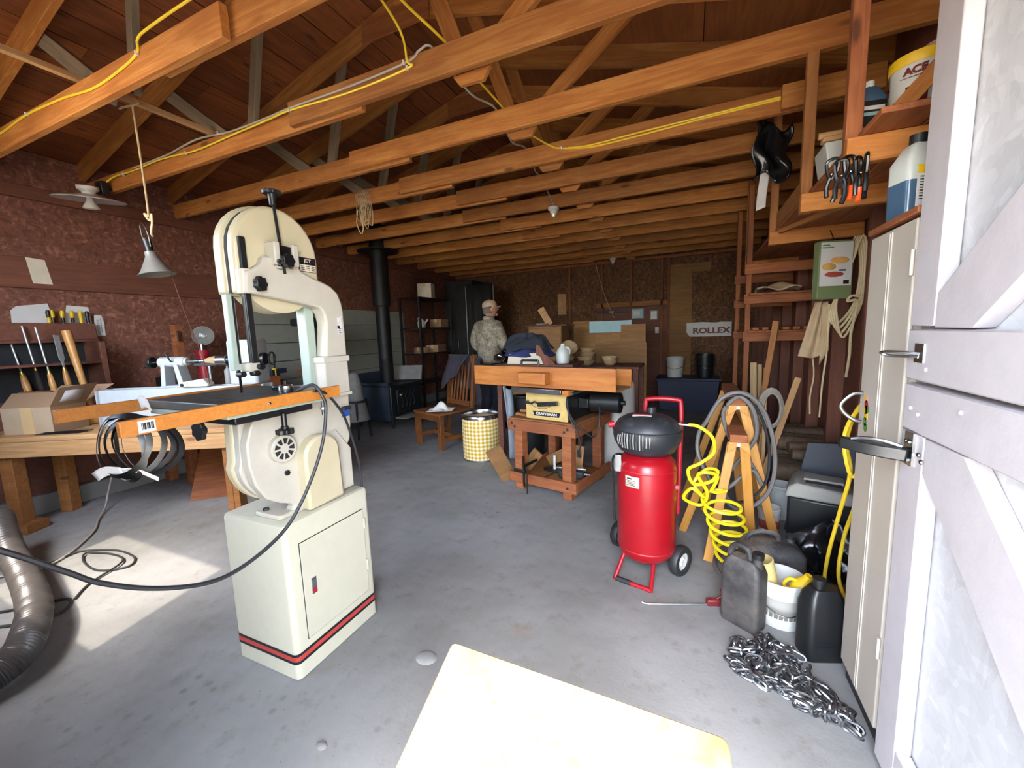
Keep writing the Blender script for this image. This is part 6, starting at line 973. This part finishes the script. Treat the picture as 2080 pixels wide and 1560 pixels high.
for k, (y, z, m_) in enumerate(((1.765, 1.11, 'bread'), (1.755, 1.09, 'red'), (1.76, 1.07, 'yellow'), (1.75, 1.05, 'yellow'), (1.757, 1.03, 'green'), (1.75, 1.01, 'green'), (1.745, 1.075, 'green'))): B().cyl((.5612, y, z), (.5605, y, z), .016, n=7).build('flower_decal', m_, dd)
B().box(.555, 1.03, 1.495, 1.835, 1.666, 1.685).build('top_board', 'stand_wood', cab, bev=.003)
jb = thing('blue_jug', 'pale jug of blue fluid with yellow label on the cabinet', 'jug', (.625, 1.715, 1.6855), .3); loft([rr_loop(.05, .042, .016, 0), rr_loop(.052, .044, .016, .12), rr_loop(.052, .044, .016, .17), rr_loop(.03, .026, .014, .215), rr_loop(.018, .018, .01, .225)]).build('body', 'translucent', jb); loft([rr_loop(.0515, .0435, .016, .004), rr_loop(.0532, .0452, .016, .11)], False).build('fluid', 'blue_fluid', jb); B().cyl((0, 0, .222), (0, 0, .25), .022, n=14).build('cap', 'black', jb); q2 = B().box(-.03, .03, -.0465, -.0458, .03, .15).build('label', 'paper', jb); B().box(-.03, .03, -.047, -.0464, .125, .15).build('label_band', 'yellow', q2)
for k in range(9): B().box(-.022, .02-.006*(k % 3), -.0472, -.0466, .05+.008*k, .053+.008*k).build('label_line', 'dark_steel', q2)
yb = thing('striped_bottle', 'bottle with yellow and black striped label on the cabinet', 'bottle', (.66, 1.60, 1.6855)); B().lathe([(0, 0), (.035, 0), (.037, .01), (.037, .2), (.02, .24), (0, .25)], n=18).build('body', 'paper_old', yb)
for k in range(6): B().lathe([(.0375, .08+.022*k), (.0375, .09+.022*k)], n=18).build('label_stripe', 'black' if k % 2 else 'yellow', yb)
# yellow extension cord by the cabinet
yc = thing('extension_cord', 'yellow extension cord draped down beside the beige cabinet', 'cord', (0, 0, 0)); B().tube([(.66, 1.86, 1.15), (.63, 1.95, 1.08), (.62, 2.05, 1.0), (.62, 2.12, .857), (.62, 2.05, .752), (.62, 2.14, .537), (.62, 2.25, .282), (.62, 2.29, .1), (.61, 2.25, .075), (.52, 2.22, .07), (.46, 2.2, .07)], .008, k=5).build('run', 'yellow_cord', yc)
B().tube([(.67, 1.86, 1.12), (.65, 2.0, .95), (.64, 2.02, .8), (.66, 2.10, .6), (.66, 2.2, .4), (.65, 2.2, .2), (.68, 2.15, .08), (.64, 2.12, .075), (.56, 2.2, .072), (.47, 2.24, .07)], .008, k=5).build('run', 'yellow_cord', yc); B().tube([(.66, 1.86, 1.1), (.63, 2.0, 1.05), (.60, 2.08, .9), (.61, 2.0, .75), (.64, 1.95, .85), (.66, 1.86, 1.0)], .008, k=5).build('loop', 'yellow_cord', yc)
